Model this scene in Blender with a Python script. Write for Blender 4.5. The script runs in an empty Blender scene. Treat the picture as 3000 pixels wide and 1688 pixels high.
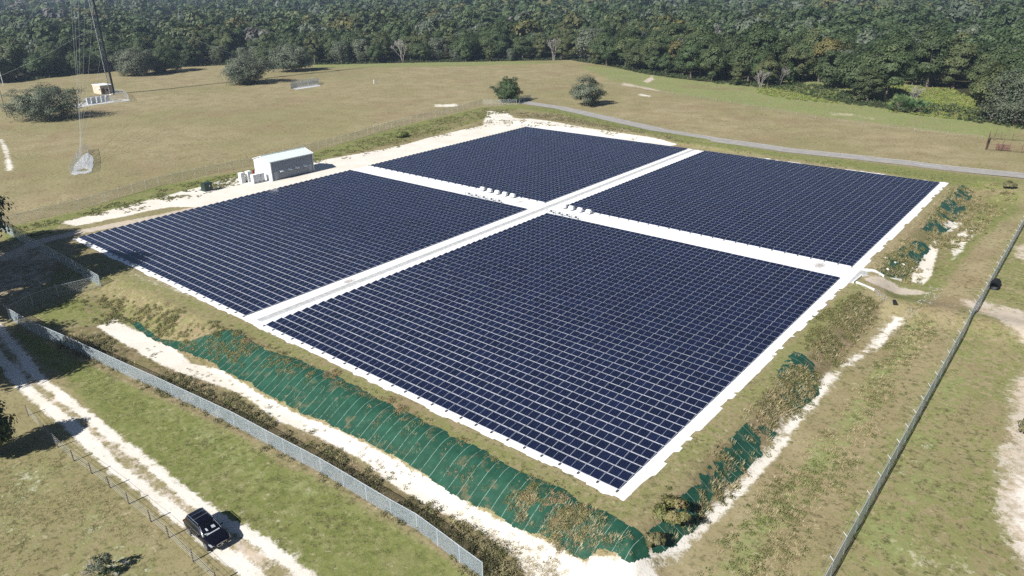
import bpy, bmesh, math, random
import numpy as np
from mathutils import Matrix, Vector
rnd = random.Random(7)
RNG = np.random.default_rng(11)
scene = bpy.context.scene
COL = scene.collection
PI = math.pi
HAZE = .00017
# ------------------------------------------------------------------ camera model
F_PX = 2123.6
YAW, PITCH, ROLL = math.radians(129.819), math.radians(-22.957), math.radians(-0.977)
CAM = np.array([81.99, -46.44, 42.19])
_fw = np.array([math.cos(PITCH)*math.cos(YAW), math.cos(PITCH)*math.sin(YAW), math.sin(PITCH)])
_r = np.cross(_fw, [0, 0, 1]); _r /= np.linalg.norm(_r); _u = np.cross(_r, _fw)
_R = _r*math.cos(ROLL)+_u*math.sin(ROLL); _U = -_r*math.sin(ROLL)+_u*math.cos(ROLL)
def sstep(t):
    t = np.clip(t, 0, 1); return t*t*(3-2*t)
# ------------------------------------------------------------------ value noise
_perm = RNG.random((256, 256))
def vnoise(x, y, s):
    x = np.asarray(x, float)*s; y = np.asarray(y, float)*s
    xi = np.floor(x).astype(int); yi = np.floor(y).astype(int)
    fx = sstep(x-xi); fy = sstep(y-yi)
    a = _perm[xi % 256, yi % 256]; b = _perm[(xi+1) % 256, yi % 256]
    c = _perm[xi % 256, (yi+1) % 256]; d = _perm[(xi+1) % 256, (yi+1) % 256]
    return (a*(1-fx)+b*fx)*(1-fy)+(c*(1-fx)+d*fx)*fy-.5
# ------------------------------------------------------------------ ground height
def zt(x, y):
    x = np.asarray(x, float); y = np.asarray(y, float)
    wl = sstep((x+58)/50)
    f = sstep((-3.8-y)/6.0)*wl
    r = sstep((x-58.6)/4.6)*(1-sstep((y-128)/14))
    r = r*(1-.28*sstep((x-64)/8))
    g = np.exp(-((y-62)/3.5)**2)*sstep((x-58)/2)*.55
    z = -2.1*np.maximum(f, r*(1-g))
    out = np.maximum(np.maximum(sstep((-62.5-x)/6), sstep((y-136)/6)), np.maximum(sstep((-3-y)/5), sstep((x-59)/5)))
    z = z + out*(.28*vnoise(x, y, .035)+.16*vnoise(x, y, .18))
    hum = sstep((y-134.5)/3)*(1-sstep((y-143)/8))*sstep((x+72)/6)*(1-sstep((x-0)/20))
    z = z + .5*hum
    return z
def ray(dx, dy, z):
    px, py = dx*3000/2576, dy*3000/2576
    d = _R*(px-1500)/F_PX+_U*(844-py)/F_PX+_fw
    return CAM+d*((z-CAM[2])/d[2])
def at(dx, dy, z=None):
    """point of the ground seen at a place of the overview picture (2576 wide)"""
    if z is not None: return ray(dx, dy, z)
    zz = 0.
    for _ in range(8):
        p = ray(dx, dy, zz); zz = float(zt(p[0], p[1]))
    p[2] = zz
    return p
def pj(p):
    d = np.asarray(p, float)-CAM
    w = d@_fw
    return (1500+F_PX*(d@_R)/w)*2576/3000, (844-F_PX*(d@_U)/w)*2576/3000
# ------------------------------------------------------------------ object helpers
def tag(o, label=None, cat=None, group=None, kind=None):
    if label: o['label'] = label
    if cat: o['category'] = cat
    if group: o['group'] = group
    if kind: o['kind'] = kind
    return o
def link(o, parent=None):
    COL.objects.link(o)
    if parent is not None: o.parent = parent
    return o
def thing(name, label, cat, loc=(0, 0, 0), rz=0, group=None):
    o = bpy.data.objects.new(name, None); link(o)
    o.location = loc; o.rotation_euler = (0, 0, rz); o.empty_display_size = .3
    return tag(o, label, cat, group)
class MB:
    def __init__(s): s.v = []; s.f = []; s.m = []
    def add(s, vs, fs, m=0):
        b = len(s.v); s.v += [tuple(map(float, q)) for q in vs]
        s.f += [tuple(b+i for i in f) for f in fs]; s.m += [m]*len(fs); return s
    def box(s, c, d, rz=0, m=0, taper=1.):
        x, y, z = d[0]/2, d[1]/2, d[2]/2; ca, sa = math.cos(rz), math.sin(rz)
        vs = []
        for k in (-1, 1):
            t = taper if k > 0 else 1
            for i, j in ((-1, -1), (1, -1), (1, 1), (-1, 1)):
                a, b = i*x*t, j*y*t
                vs.append((c[0]+a*ca-b*sa, c[1]+a*sa+b*ca, c[2]+k*z))
        return s.add(vs, [(3, 2, 1, 0), (4, 5, 6, 7), (0, 1, 5, 4), (1, 2, 6, 5), (2, 3, 7, 6), (3, 0, 4, 7)], m)
    def tube(s, p, q, r, n=6, r2=None, m=0, caps=True):
        p = Vector(p); q = Vector(q); d = (q-p)
        if d.length < 1e-6: return s
        d.normalize(); a = d.orthogonal().normalized(); b = d.cross(a)
        r2 = r if r2 is None else r2; vs = []
        for o, rr in ((p, r), (q, r2)):
            for i in range(n):
                t = 2*PI*i/n; vs.append(o+a*math.cos(t)*rr+b*math.sin(t)*rr)
        fs = [(i, (i+1) % n, n+(i+1) % n, n+i) for i in range(n)]
        if caps: fs += [tuple(range(n-1, -1, -1)), tuple(range(n, 2*n))]
        return s.add(vs, fs, m)
    def path(s, pts, r, n=6, m=0, r2=None):
        k = len(pts)-1
        for i in range(k):
            a = r if r2 is None else r+(r2-r)*i/k; b = r if r2 is None else r+(r2-r)*(i+1)/k
            s.tube(pts[i], pts[i+1], a, n, b, m)
        return s
    def build(s, name, mats, parent=None, smooth=False, bevel=0, loc=None):
        me = bpy.data.meshes.new(name); me.from_pydata(s.v, [], s.f)
        for m in (mats if isinstance(mats, (list, tuple)) else [mats]): me.materials.append(m)
        me.polygons.foreach_set('material_index', s.m)
        if smooth: me.polygons.foreach_set('use_smooth', [True]*len(s.f))
        me.update()
        o = bpy.data.objects.new(name, me); link(o, parent)
        if loc is not None: o.location = loc
        if bevel:
            b = o.modifiers.new('edge', 'BEVEL'); b.width = bevel; b.segments = 2; b.limit_method = 'ANGLE'
        return o
def npmesh(name, V, Q, mats, attrs=None, smooth=False, k=4):
    me = bpy.data.meshes.new(name)
    nv, nf = len(V), len(Q)
    me.vertices.add(nv); me.vertices.foreach_set('co', np.ascontiguousarray(V, np.float32).ravel())
    me.loops.add(nf*k); me.loops.foreach_set('vertex_index', np.ascontiguousarray(Q, np.int32).ravel())
    me.polygons.add(nf); me.polygons.foreach_set('loop_start', np.arange(0, nf*k, k, dtype=np.int32))
    if smooth: me.polygons.foreach_set('use_smooth', np.ones(nf, bool))
    for n, (t, a) in (attrs or {}).items():
        at_ = me.attributes.new(n, t, 'POINT')
        at_.data.foreach_set('color' if t == 'FLOAT_COLOR' else 'value', np.ascontiguousarray(a, np.float32).ravel())
    for m in (mats if isinstance(mats, (list, tuple)) else [mats]): me.materials.append(m)
    me.update(calc_edges=True); me.validate()
    return me
# ------------------------------------------------------------------ materials
class NT:
    def __init__(s, name):
        s.mat = bpy.data.materials.new(name); s.mat.use_nodes = True
        s.t = s.mat.node_tree; s.t.nodes.clear()
        s.out = s.n('ShaderNodeOutputMaterial'); s.b = s.n('ShaderNodeBsdfPrincipled')
        s.t.links.new(s.b.outputs[0], s.out.inputs[0])
    def n(s, k, **kw):
        q = s.t.nodes.new(k)
        for a, b in kw.items(): setattr(q, a, b)
        return q
    def set(s, node, i, v):
        if isinstance(v, bpy.types.NodeSocket): s.t.links.new(v, node.inputs[i])
        else: node.inputs[i].default_value = v
    def p(s, i, v): s.set(s.b, i, v)
    def math(s, op, a, b=0., c=None, clamp=False):
        q = s.n('ShaderNodeMath', operation=op, use_clamp=clamp); s.set(q, 0, a); s.set(q, 1, b)
        if c is not None: s.set(q, 2, c)
        return q.outputs[0]
    def ss(s, a, lo, hi):
        q = s.n('ShaderNodeMapRange', interpolation_type='SMOOTHSTEP'); s.set(q, 0, a); q.inputs[1].default_value = lo; q.inputs[2].default_value = hi
        return q.outputs[0]
    def mix(s, f, a, b, mode='MIX'):
        q = s.n('ShaderNodeMix', data_type='RGBA', blend_type=mode); s.set(q, 0, f)
        for i, v in ((6, a), (7, b)):
            if isinstance(v, tuple): v = (v+(1,))[:4]
            s.set(q, i, v)
        return q.outputs[2]
    def pos(s): return s.n('ShaderNodeNewGeometry').outputs['Position']
    def noise(s, scale, detail=4., rough=.55, vec=None, dist=0.):
        q = s.n('ShaderNodeTexNoise'); q.inputs['Scale'].default_value = scale; q.inputs['Detail'].default_value = detail
        q.inputs['Roughness'].default_value = rough; q.inputs['Distortion'].default_value = dist
        s.set(q, 'Vector', vec if vec is not None else s.pos()); return q.outputs[0]
    def attr(s, name):
        return s.n('ShaderNodeAttribute', attribute_name=name)
    def ramp(s, f, stops):
        q = s.n('ShaderNodeValToRGB'); s.set(q, 0, f); e = q.color_ramp.elements
        while len(e) < len(stops): e.new(.5)
        for i, (p_, c) in enumerate(stops): e[i].position = p_; e[i].color = tuple(c)+(1,)
        return q.outputs[0]
    def bump(s, h, strength=.4, dist=.05):
        q = s.n('ShaderNodeBump'); q.inputs['Strength'].default_value = strength; q.inputs['Distance'].default_value = dist
        s.set(q, 'Height', h); s.t.links.new(q.outputs[0], s.b.inputs['Normal'])
def plain(name, c, rough=.6, metal=0., spec=.4, var=.12, scale=3., coat=0., bump=0.):
    m = NT(name)
    nz = m.noise(scale, 5.)
    f = m.ss(nz, .3, .7)
    a = tuple(x*(1-var) for x in c); b = tuple(min(1, x*(1+var)) for x in c)
    m.p('Base Color', m.mix(f, a, b)); m.p('Roughness', rough); m.p('Metallic', metal)
    m.p('Specular IOR Level', spec); m.p('Coat Weight', coat)
    if bump: m.bump(nz, bump, .02)
    return m.mat
M = {}
M['alu'] = plain('aluminium', (.43, .46, .52), .42, .35)
M['rack'] = plain('galvanised_rack', (.46, .47, .5), .5, .0)
M['galv'] = plain('galvanised_steel', (.46, .5, .54), .5, .1)
M['palesteel'] = plain('pale_steel', (.6, .64, .68), .4, .1)
M['darkmetal'] = plain('dark_metal', (.06, .065, .07), .55)
M['white'] = plain('white_paint', (.78, .79, .8), .45, var=.05)
M['offwhite'] = plain('offwhite_paint', (.55, .57, .6), .5, var=.06)
M['concrete'] = plain('concrete', (.42, .43, .42), .8, var=.2, scale=2., bump=.3)
M['palecon'] = plain('pale_concrete', (.62, .61, .58), .8, var=.12, scale=2.)
M['stone'] = plain('pale_stone', (.28, .275, .26), .85, var=.25, scale=4., bump=.4)
M['dgreen'] = plain('dark_green_paint', (.014, .035, .026), .4, var=.1)
M['tan'] = plain('tan_panel', (.56, .44, .35), .7, var=.1)
M['rust'] = plain('rusty_steel', (.13, .075, .055), .8, var=.45, scale=5.)
M['wood'] = plain('weathered_wood', (.16, .13, .1), .85, var=.4, scale=6., bump=.4)
M['bark'] = plain('bark', (.13, .11, .09), .9, var=.4, scale=3., bump=.5)
M['palebark'] = plain('pale_dead_wood', (.3, .28, .26), .9, var=.3, scale=3.)
M['black'] = plain('black_plastic', (.012, .013, .015), .5)
M['navy'] = plain('dark_blue_mast_paint', (.014, .018, .035), .5)
M['rubber'] = plain('tyre_rubber', (.018, .018, .019), .8)
M['rim'] = plain('alloy', (.45, .46, .48), .3, .6)
M['chrome'] = plain('chrome_trim', (.75, .76, .8), .15, .9, var=.03)
M['red'] = plain('red_box_paint', (.2, .035, .025), .6)
M['teal'] = plain('pale_teal_sign', (.33, .52, .46), .6, var=.1)
M['gravel'] = plain('white_gravel', (.46, .46, .45), .9, var=.3, scale=2.5, bump=.5)
M['wire'] = plain('steel_wire', (.5, .52, .53), .45, .2)
M['greydoor'] = plain('grey_green_door', (.3, .34, .37), .5, var=.05)
# car paint
m = NT('black_car_paint'); m.p('Base Color', (.004, .004, .009, 1)); m.p('Roughness', .25); m.p('Specular IOR Level', .2); m.p('Coat Weight', .45); m.p('Coat Roughness', .04)
m.p('Metallic', .0); M['paint'] = m.mat
m = NT('tinted_glass'); m.p('Base Color', (.012, .02, .02, 1)); m.p('Roughness', .05); m.p('Specular IOR Level', .6); M['glass'] = m.mat
m = NT('clear_windscreen'); m.p('Base Color', (.01, .016, .016, 1)); m.p('Roughness', .04)
tr = m.n('ShaderNodeBsdfTransparent'); tr.inputs[0].default_value = (.55, .68, .62, 1); mx = m.n('ShaderNodeMixShader'); mx.inputs[0].default_value = .45
m.t.links.new(tr.outputs[0], mx.inputs[1]); m.t.links.new(m.b.outputs[0], mx.inputs[2]); m.t.links.new(mx.outputs[0], m.out.inputs[0]); M['screen'] = m.mat
m = NT('headlamp_glass'); m.p('Base Color', (.45, .47, .5, 1)); m.p('Roughness', .08); m.p('Metallic', .5); M['lamp'] = m.mat
# solar glass
m = NT('solar_glass')
uv = m.n('ShaderNodeUVMap', uv_map='UVMap').outputs[0]
sx = m.n('ShaderNodeSeparateXYZ'); m.set(sx, 0, uv); U_, V_ = sx.outputs[0], sx.outputs[1]
def near(mm, val, period, w):
    fr = mm.math('PINGPONG', val, period/2)
    return mm.math('LESS_THAN', fr, w)
lv = near(m, V_, 1/6, .0052)
lu = near(m, U_, 1/24, .0016)
mid = m.math('LESS_THAN', m.math('ABSOLUTE', m.math('SUBTRACT', U_, .5)), .0062)
ri = m.n('ShaderNodeObjectInfo').outputs['Random']
c0 = m.mix(ri, (.0028, .005, .018), (.0045, .0085, .03))
c1 = m.mix(m.math('MULTIPLY', lu, .5), c0, (.05, .06, .11))
c1 = m.mix(m.math('MULTIPLY', lv, .85), c1, (.07, .09, .18))
c1 = m.mix(mid, c1, (.3, .33, .42))
m.p('Base Color', c1); m.p('Roughness', .12); m.p('Specular IOR Level', .5); M['solar'] = m.mat
# white liner
m = NT('white_liner_membrane')
st = m.attr('stain').outputs['Fac']
nz = m.noise(.8, 6., .65); n2 = m.noise(5., 5., .6); n3 = m.noise(.11, 3.)
base = m.mix(m.ss(nz, .35, .75), (.80, .80, .79), (.86, .86, .86))
base = m.mix(m.math('MULTIPLY', m.ss(n3, .55, .75), .18), base, (.62, .58, .5))
f = m.ss(m.math('ADD', st, m.math('MULTIPLY', m.math('SUBTRACT', n2, .5), 1.1)), .55, .75)
base = m.mix(m.math('MULTIPLY', f, .8), base, (.3, .25, .22))
m.p('Base Color', base); m.p('Roughness', .6); m.bump(m.noise(1.4, 5., .6), .35, .06); M['liner'] = m.mat
# corrugated cladding
def cladding(name, c, axis, per=.2, var=.06):
    q = NT(name); tc = q.n('ShaderNodeTexCoord').outputs['Object']
    s_ = q.n('ShaderNodeSeparateXYZ'); q.set(s_, 0, tc)
    w = q.math('SINE', q.math('MULTIPLY', s_.outputs[axis], 2*PI/per))
    nz_ = q.noise(1.2, 4.)
    a = tuple(x*(1-var) for x in c); b = tuple(min(1, x*(1+var)) for x in c)
    q.p('Base Color', q.mix(nz_, a, b)); q.p('Roughness', .4); q.p('Metallic', .0)
    q.bump(w, .6, .03); return q.mat
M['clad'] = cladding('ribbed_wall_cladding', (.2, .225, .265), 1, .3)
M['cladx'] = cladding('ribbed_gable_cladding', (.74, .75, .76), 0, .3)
M['roofm'] = cladding('ribbed_roof_sheet', (.55, .62, .6), 1, .45)
# chain link : a real woven-wire pattern cut out of a thin sheet
def chain(name, cov, col):
    q = NT(name); tc = q.n('ShaderNodeTexCoord').outputs['UV']; w = .0375*cov; per = .075
    s_ = q.n('ShaderNodeSeparateXYZ'); q.set(s_, 0, tc)
    def off(v):
        fr = q.math('SUBTRACT', q.math('FRACT', q.math('ADD', q.math('DIVIDE', v, per), .5)), .5)
        return q.math('DIVIDE', q.math('MULTIPLY', fr, per), w)
    a = off(q.math('ADD', s_.outputs[0], s_.outputs[1])); b = off(q.math('SUBTRACT', s_.outputs[0], s_.outputs[1]))
    f1 = q.math('LESS_THAN', q.math('ABSOLUTE', a), 1.); f2 = q.math('LESS_THAN', q.math('ABSOLUTE', b), 1.)
    f = q.math('MAXIMUM', f1, f2)
    # normals of the round wires, across the wire from edge to edge
    ca = q.math('MULTIPLY', q.math('MULTIPLY', a, f1), .68); cb = q.math('MULTIPLY', q.math('MULTIPLY', b, q.math('SUBTRACT', 1., f1)), .68)
    def vscale(v, k):
        z = q.n('ShaderNodeVectorMath', operation='SCALE'); q.set(z, 0, v); q.set(z, 'Scale', k); return z.outputs[0]
    def vadd(v, u):
        z = q.n('ShaderNodeVectorMath', operation='ADD'); q.set(z, 0, v); q.set(z, 1, u); return z.outputs[0]
    tg = q.n('ShaderNodeTangent', direction_type='UV_MAP', uv_map='UVMap').outputs[0]
    up = q.n('ShaderNodeCombineXYZ'); up.inputs[2].default_value = 1.
    nn = vadd(vscale(q.n('ShaderNodeNewGeometry').outputs['Normal'], .45), vadd(vscale(tg, q.math('ADD', ca, cb)), vscale(up.outputs[0], q.math('SUBTRACT', ca, cb))))
    nz = q.n('ShaderNodeVectorMath', operation='NORMALIZE'); q.set(nz, 0, nn); q.t.links.new(nz.outputs[0], q.b.inputs['Normal'])
    nz_ = q.noise(.7, 4.)
    q.p('Base Color', q.mix(nz_, tuple(x*.8 for x in col), tuple(min(1, x*1.2) for x in col))); q.p('Roughness', .5); q.p('Metallic', 0.)
    tr = q.n('ShaderNodeBsdfTransparent'); mx = q.n('ShaderNodeMixShader')
    q.set(mx, 0, f); q.t.links.new(tr.outputs[0], mx.inputs[1]); q.t.links.new(q.b.outputs[0], mx.inputs[2])
    q.t.links.new(mx.outputs[0], q.out.inputs[0]); return q.mat
M['chain'] = chain('chain_link_mesh', .3, (.42, .5, .55))
M['chainblue'] = chain('bluish_chain_link_mesh', .5, (.68, .8, .92))
M['chainthin'] = chain('thin_chain_link_mesh', .11, (.45, .48, .48))
# foliage
def foliage(name, stops, hue=.03, val=.25, rough=.6):
    q = NT(name)
    t = q.attr('tint').outputs['Fac']; ri = q.n('ShaderNodeObjectInfo').outputs['Random']
    c = q.ramp(t, stops)
    h = q.n('ShaderNodeHueSaturation'); q.set(h, 'Color', c)
    q.set(h, 'Hue', q.math('ADD', .5-hue/2, q.math('MULTIPLY', ri, hue)))
    q.set(h, 'Value', q.math('ADD', 1-val/2, q.math('MULTIPLY', q.math('FRACT', q.math('MULTIPLY', ri, 7.3)), val)))
    q.p('Base Color', h.outputs[0]); q.p('Roughness', rough); q.p('Specular IOR Level', .25)
    tr = q.n('ShaderNodeBsdfTranslucent'); q.t.links.new(h.outputs[0], tr.inputs[0])
    mx = q.n('ShaderNodeMixShader'); mx.inputs[0].default_value = .18
    q.t.links.new(q.b.outputs[0], mx.inputs[1]); q.t.links.new(tr.outputs[0], mx.inputs[2]); q.t.links.new(mx.outputs[0], q.out.inputs[0])
    return q.mat
LEAF = {
 'oak': foliage('oak_leaves', [(0, (.034, .054, .021)), (.5, (.066, .095, .038)), (1, (.11, .142, .062))]),
 'olive': foliage('olive_leaves', [(0, (.048, .062, .025)), (.5, (.086, .106, .042)), (1, (.14, .154, .066))]),
 'moss': foliage('mossy_leaves', [(0, (.07, .088, .056)), (.5, (.118, .14, .092)), (1, (.18, .2, .145))]),
 'yellow': foliage('yellowing_leaves', [(0, (.075, .078, .03)), (.5, (.125, .12, .045)), (1, (.2, .175, .06))]),
 'cedar': foliage('cedar_leaves', [(0, (.015, .035, .012)), (.5, (.03, .07, .022)), (1, (.06, .11, .035))]),
 'twig': foliage('bare_twigs', [(0, (.1, .098, .088)), (.5, (.16, .152, .138)), (1, (.23, .22, .2))], .0, .2),
 'rusty': foliage('red_brown_leaves', [(0, (.09, .05, .035)), (.5, (.18, .1, .07)), (1, (.26, .16, .1))]),
 'palm': foliage('palm_fronds', [(0, (.04, .09, .04)), (.5, (.1, .18, .08)), (1, (.24, .26, .08))]),
 'under': foliage('undergrowth_leaves', [(0, (.03, .045, .018)), (.5, (.055, .078, .03)), (1, (.1, .12, .05))], .0, .0),
 'lush': foliage('lush_leaves', [(0, (.1, .14, .03)), (.5, (.18, .23, .05)), (1, (.28, .3, .09))], .0, .0),
 'weed': foliage('weed_leaves', [(0, (.095, .11, .036)), (.4, (.165, .17, .062)), (.75, (.235, .2, .09)), (1, (.3, .21, .13))], .0, .0),
 'brush': foliage('brush_leaves', [(0, (.09, .092, .04)), (.5, (.16, .15, .074)), (1, (.26, .22, .13))], .0, .0),
 'dry': foliage('dry_grass_blades', [(0, (.29, .24, .125)), (.5, (.41, .35, .2)), (1, (.52, .46, .29))], .0, .0),
 'green': foliage('green_grass_blades', [(0, (.1, .125, .035)), (.5, (.16, .185, .06)), (1, (.25, .25, .1))], .0, .0),
}
# ground
m = NT('ground_soil_and_grass')
A = m.attr('mA'); B = m.attr('mB')
sA = m.n('ShaderNodeSeparateColor'); m.set(sA, 0, A.outputs['Color']); aA = A.outputs['Alpha']
sB = m.n('ShaderNodeSeparateColor'); m.set(sB, 0, B.outputs['Color'])
SAND, GREEN, BROWN, DIRT = sA.outputs[0], sA.outputs[1], sA.outputs[2], aA
FLOOR, BRIGHT, LEAFY = sB.outputs[0], sB.outputs[1], sB.outputs[2]
nbig = m.noise(.018, 4.); nmid = m.noise(.16, 5., .6); nsm = m.noise(1.1, 6., .65); nfine = m.noise(5.5, 4., .7); ntuft = m.noise(2.2, 3., .75)
g3 = lambda v: m.math('SUBTRACT', v, .5)
dry = m.mix(m.ss(nmid, .3, .7), (.255, .215, .115), (.335, .285, .168))
dry = m.mix(m.math('MULTIPLY', m.ss(nbig, .4, .62), .55), dry, (.215, .2, .09))
dry = m.mix(m.math('MULTIPLY', m.ss(m.noise(.05, 4.), .5, .68), .45), dry, (.25, .178, .108))
dry = m.mix(m.math('MULTIPLY', m.ss(ntuft, .52, .7), .6), dry, (.13, .115, .05))
dry = m.mix(m.math('MULTIPLY', m.ss(nfine, .55, .75), .55), dry, (.4, .34, .215))
grn = m.mix(m.ss(nsm, .32, .68), (.14, .165, .045), (.215, .222, .085))
grn = m.mix(m.math('MULTIPLY', m.ss(nmid, .5, .7), .5), grn, (.25, .225, .115))
grn = m.mix(m.math('MULTIPLY', m.ss(nfine, .52, .75), .45), grn, (.075, .085, .025))
brt = m.mix(m.ss(nsm, .3, .7), (.18, .215, .075), (.245, .265, .11))
brn = m.mix(m.ss(nsm, .35, .65), (.16, .135, .068), (.27, .21, .13))
brn = m.mix(m.math('MULTIPLY', m.ss(nmid, .48, .66), .6), brn, (.18, .17, .07))
brn = m.mix(m.math('MULTIPLY', m.ss(nfine, .5, .72), .5), brn, (.09, .08, .042))
drt = m.mix(m.ss(nsm, .3, .7), (.43, .365, .28), (.54, .48, .4))
drt = m.mix(m.math('MULTIPLY', m.ss(nmid, .5, .7), .5), drt, (.55, .43, .3))
snd = m.mix(m.ss(nmid, .3, .7), (.64, .595, .51), (.71, .675, .61))
snd = m.mix(m.math('MULTIPLY', m.ss(nsm, .6, .8), .5), snd, (.45, .38, .28))
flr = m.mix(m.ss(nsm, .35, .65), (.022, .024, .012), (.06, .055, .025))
wob = m.math('ADD', m.math('MULTIPLY', g3(nsm), 1.0), m.math('MULTIPLY', g3(nfine), .5))
wob = m.math('ADD', wob, m.math('MULTIPLY', g3(nmid), .7))
def thr(v, k=1.): return m.ss(m.math('ADD', v, m.math('MULTIPLY', wob, k)), .36, .64)
c = m.mix(m.math('MULTIPLY', thr(GREEN, 1.3), m.math('MINIMUM', m.math('MULTIPLY', GREEN, 4.), 1.)), dry, grn)
c = m.mix(m.math('MULTIPLY', thr(BRIGHT, 1.1), m.math('MINIMUM', m.math('MULTIPLY', BRIGHT, 4.), 1.)), c, brt)
c = m.mix(m.math('MULTIPLY', thr(BROWN, 1.3), m.math('MINIMUM', m.math('MULTIPLY', BROWN, 4.), 1.)), c, brn)
c = m.mix(m.math('MULTIPLY', thr(DIRT, 1.0), m.math('MINIMUM', m.math('MULTIPLY', DIRT, 4.), 1.)), c, drt)
c = m.mix(m.math('MULTIPLY', thr(SAND, 1.0), m.math('MINIMUM', m.math('MULTIPLY', SAND, 4.), 1.)), c, snd)
spk = m.noise(1.7, 3., .75); spk2 = m.noise(.62, 4., .75); patch = m.ss(m.noise(.07, 3.), .35, .65)
veg = m.math('SUBTRACT', 1., m.math('MAXIMUM', thr(SAND, 1.0), thr(DIRT, 1.0)), clamp=True)
f = m.math('MULTIPLY', veg, m.math('ADD', .4, m.math('MULTIPLY', patch, .45)))
c = m.mix(m.math('MULTIPLY', f, m.ss(spk, .52, .66)), c, (.075, .075, .03))
c = m.mix(m.math('MULTIPLY', f, m.ss(spk2, .55, .7)), c, (.1, .095, .04))
c = m.mix(m.math('MULTIPLY', m.math('MULTIPLY', veg, .65), m.ss(m.noise(1.3, 4., .75), .57, .72)), c, (.43, .37, .25))
c = m.mix(m.math('MULTIPLY', m.math('SUBTRACT', 1., veg, clamp=True), m.math('MULTIPLY', m.ss(m.noise(1.1, 5., .7), .56, .74), .6)), c, (.33, .28, .2))
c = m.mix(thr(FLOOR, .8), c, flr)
m.p('Base Color', c); m.p('Roughness', .92); m.p('Specular IOR Level', .12)
hgt = m.math('ADD', m.math('MULTIPLY', nsm, .7), m.math('MULTIPLY', nfine, .5))
m.bump(hgt, .6, .1); M['ground'] = m.mat
# erosion mat
m = NT('green_erosion_matting')
uv = m.n('ShaderNodeUVMap', uv_map='UVMap').outputs[0]
s_ = m.n('ShaderNodeSeparateXYZ'); m.set(s_, 0, uv)
wv = m.math('ADD', s_.outputs[0], m.math('MULTIPLY', g3(m.noise(.35, 3.)), .35))
wide = near(m, wv, 1.3, .016); thin = near(m, m.math('ADD', wv, .65), 1.3, .012)
gap = m.noise(1.6, 3.)
gc = m.mix(m.ss(m.noise(.9, 5.), .35, .68), (.0112, .054, .032), (.0165, .075, .046))
gc = m.mix(m.math('MULTIPLY', m.math('MULTIPLY', thin, m.ss(gap, .4, .6)), .4), gc, (.12, .22, .16))
gc = m.mix(m.math('MULTIPLY', wide, m.ss(gap, .3, .5)), gc, (.3, .4, .34))
gc = m.mix(m.math('MULTIPLY', m.ss(m.noise(.55, 6., .7), .54, .68), .65), gc, (.16, .13, .07))
m.p('Base Color', gc); m.p('Roughness', .55); m.p('Specular IOR Level', .3); m.bump(m.noise(2.2, 4.), .3, .04); M['mat'] = m.mat
# asphalt
m = NT('worn_asphalt')
nz = m.noise(.5, 6., .7); 
c = m.mix(m.ss(nz, .35, .7), (.27, .258, .24), (.35, .335, .31)); c = m.mix(m.math('MULTIPLY', m.ss(m.noise(12., 3.), .5, .75), .5), c, (.2, .195, .19))
m.p('Base Color', c); m.p('Roughness', .85); M['asphalt'] = m.mat
# ------------------------------------------------------------------ ground masks
def dpoly(pts): return np.array([at(*p)[:2] for p in pts])
def sdist(X, Y, P):
    """signed distance, positive inside polygon"""
    d = np.full(X.shape, 1e9); ins = np.zeros(X.shape, bool); n = len(P)
    for i in range(n):
        a = P[i]; b = P[(i+1) % n]; e = b-a; l2 = max(1e-9, e@e)
        t = np.clip(((X-a[0])*e[0]+(Y-a[1])*e[1])/l2, 0, 1)
        d = np.minimum(d, np.hypot(X-a[0]-t*e[0], Y-a[1]-t*e[1]))
        c1 = (a[1] > Y) != (b[1] > Y)
        with np.errstate(divide='ignore', invalid='ignore'):
            xi = a[0]+(Y-a[1])*e[0]/(e[1] if abs(e[1]) > 1e-12 else 1e-12)
        ins ^= c1 & (X < xi)
    return np.where(ins, d, -d)
def ldist(X, Y, P):
    d = np.full(X.shape, 1e9)
    for i in range(len(P)-1):
        a = P[i]; b = P[i+1]; e = b-a; l2 = max(1e-9, e@e)
        t = np.clip(((X-a[0])*e[0]+(Y-a[1])*e[1])/l2, 0, 1)
        d = np.minimum(d, np.hypot(X-a[0]-t*e[0], Y-a[1]-t*e[1]))
    return d
FIELD_EDGE = [(-20, 214), (0, 212), (230, 185), (420, 172), (560, 165), (860, 163), (1080, 158), (1300, 154), (1430, 152), (1530, 168), (1620, 188), (1800, 212), (1960, 228), (2100, 262), (2300, 285), (2500, 318), (2575, 328)]
fe = [tuple(at(*p)[:2]) for p in FIELD_EDGE]
FIELD = np.array([(-340, -260), (-326, 40)]+fe[1:]+[(120, 204), (260, 205), (260, -260)])
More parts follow.
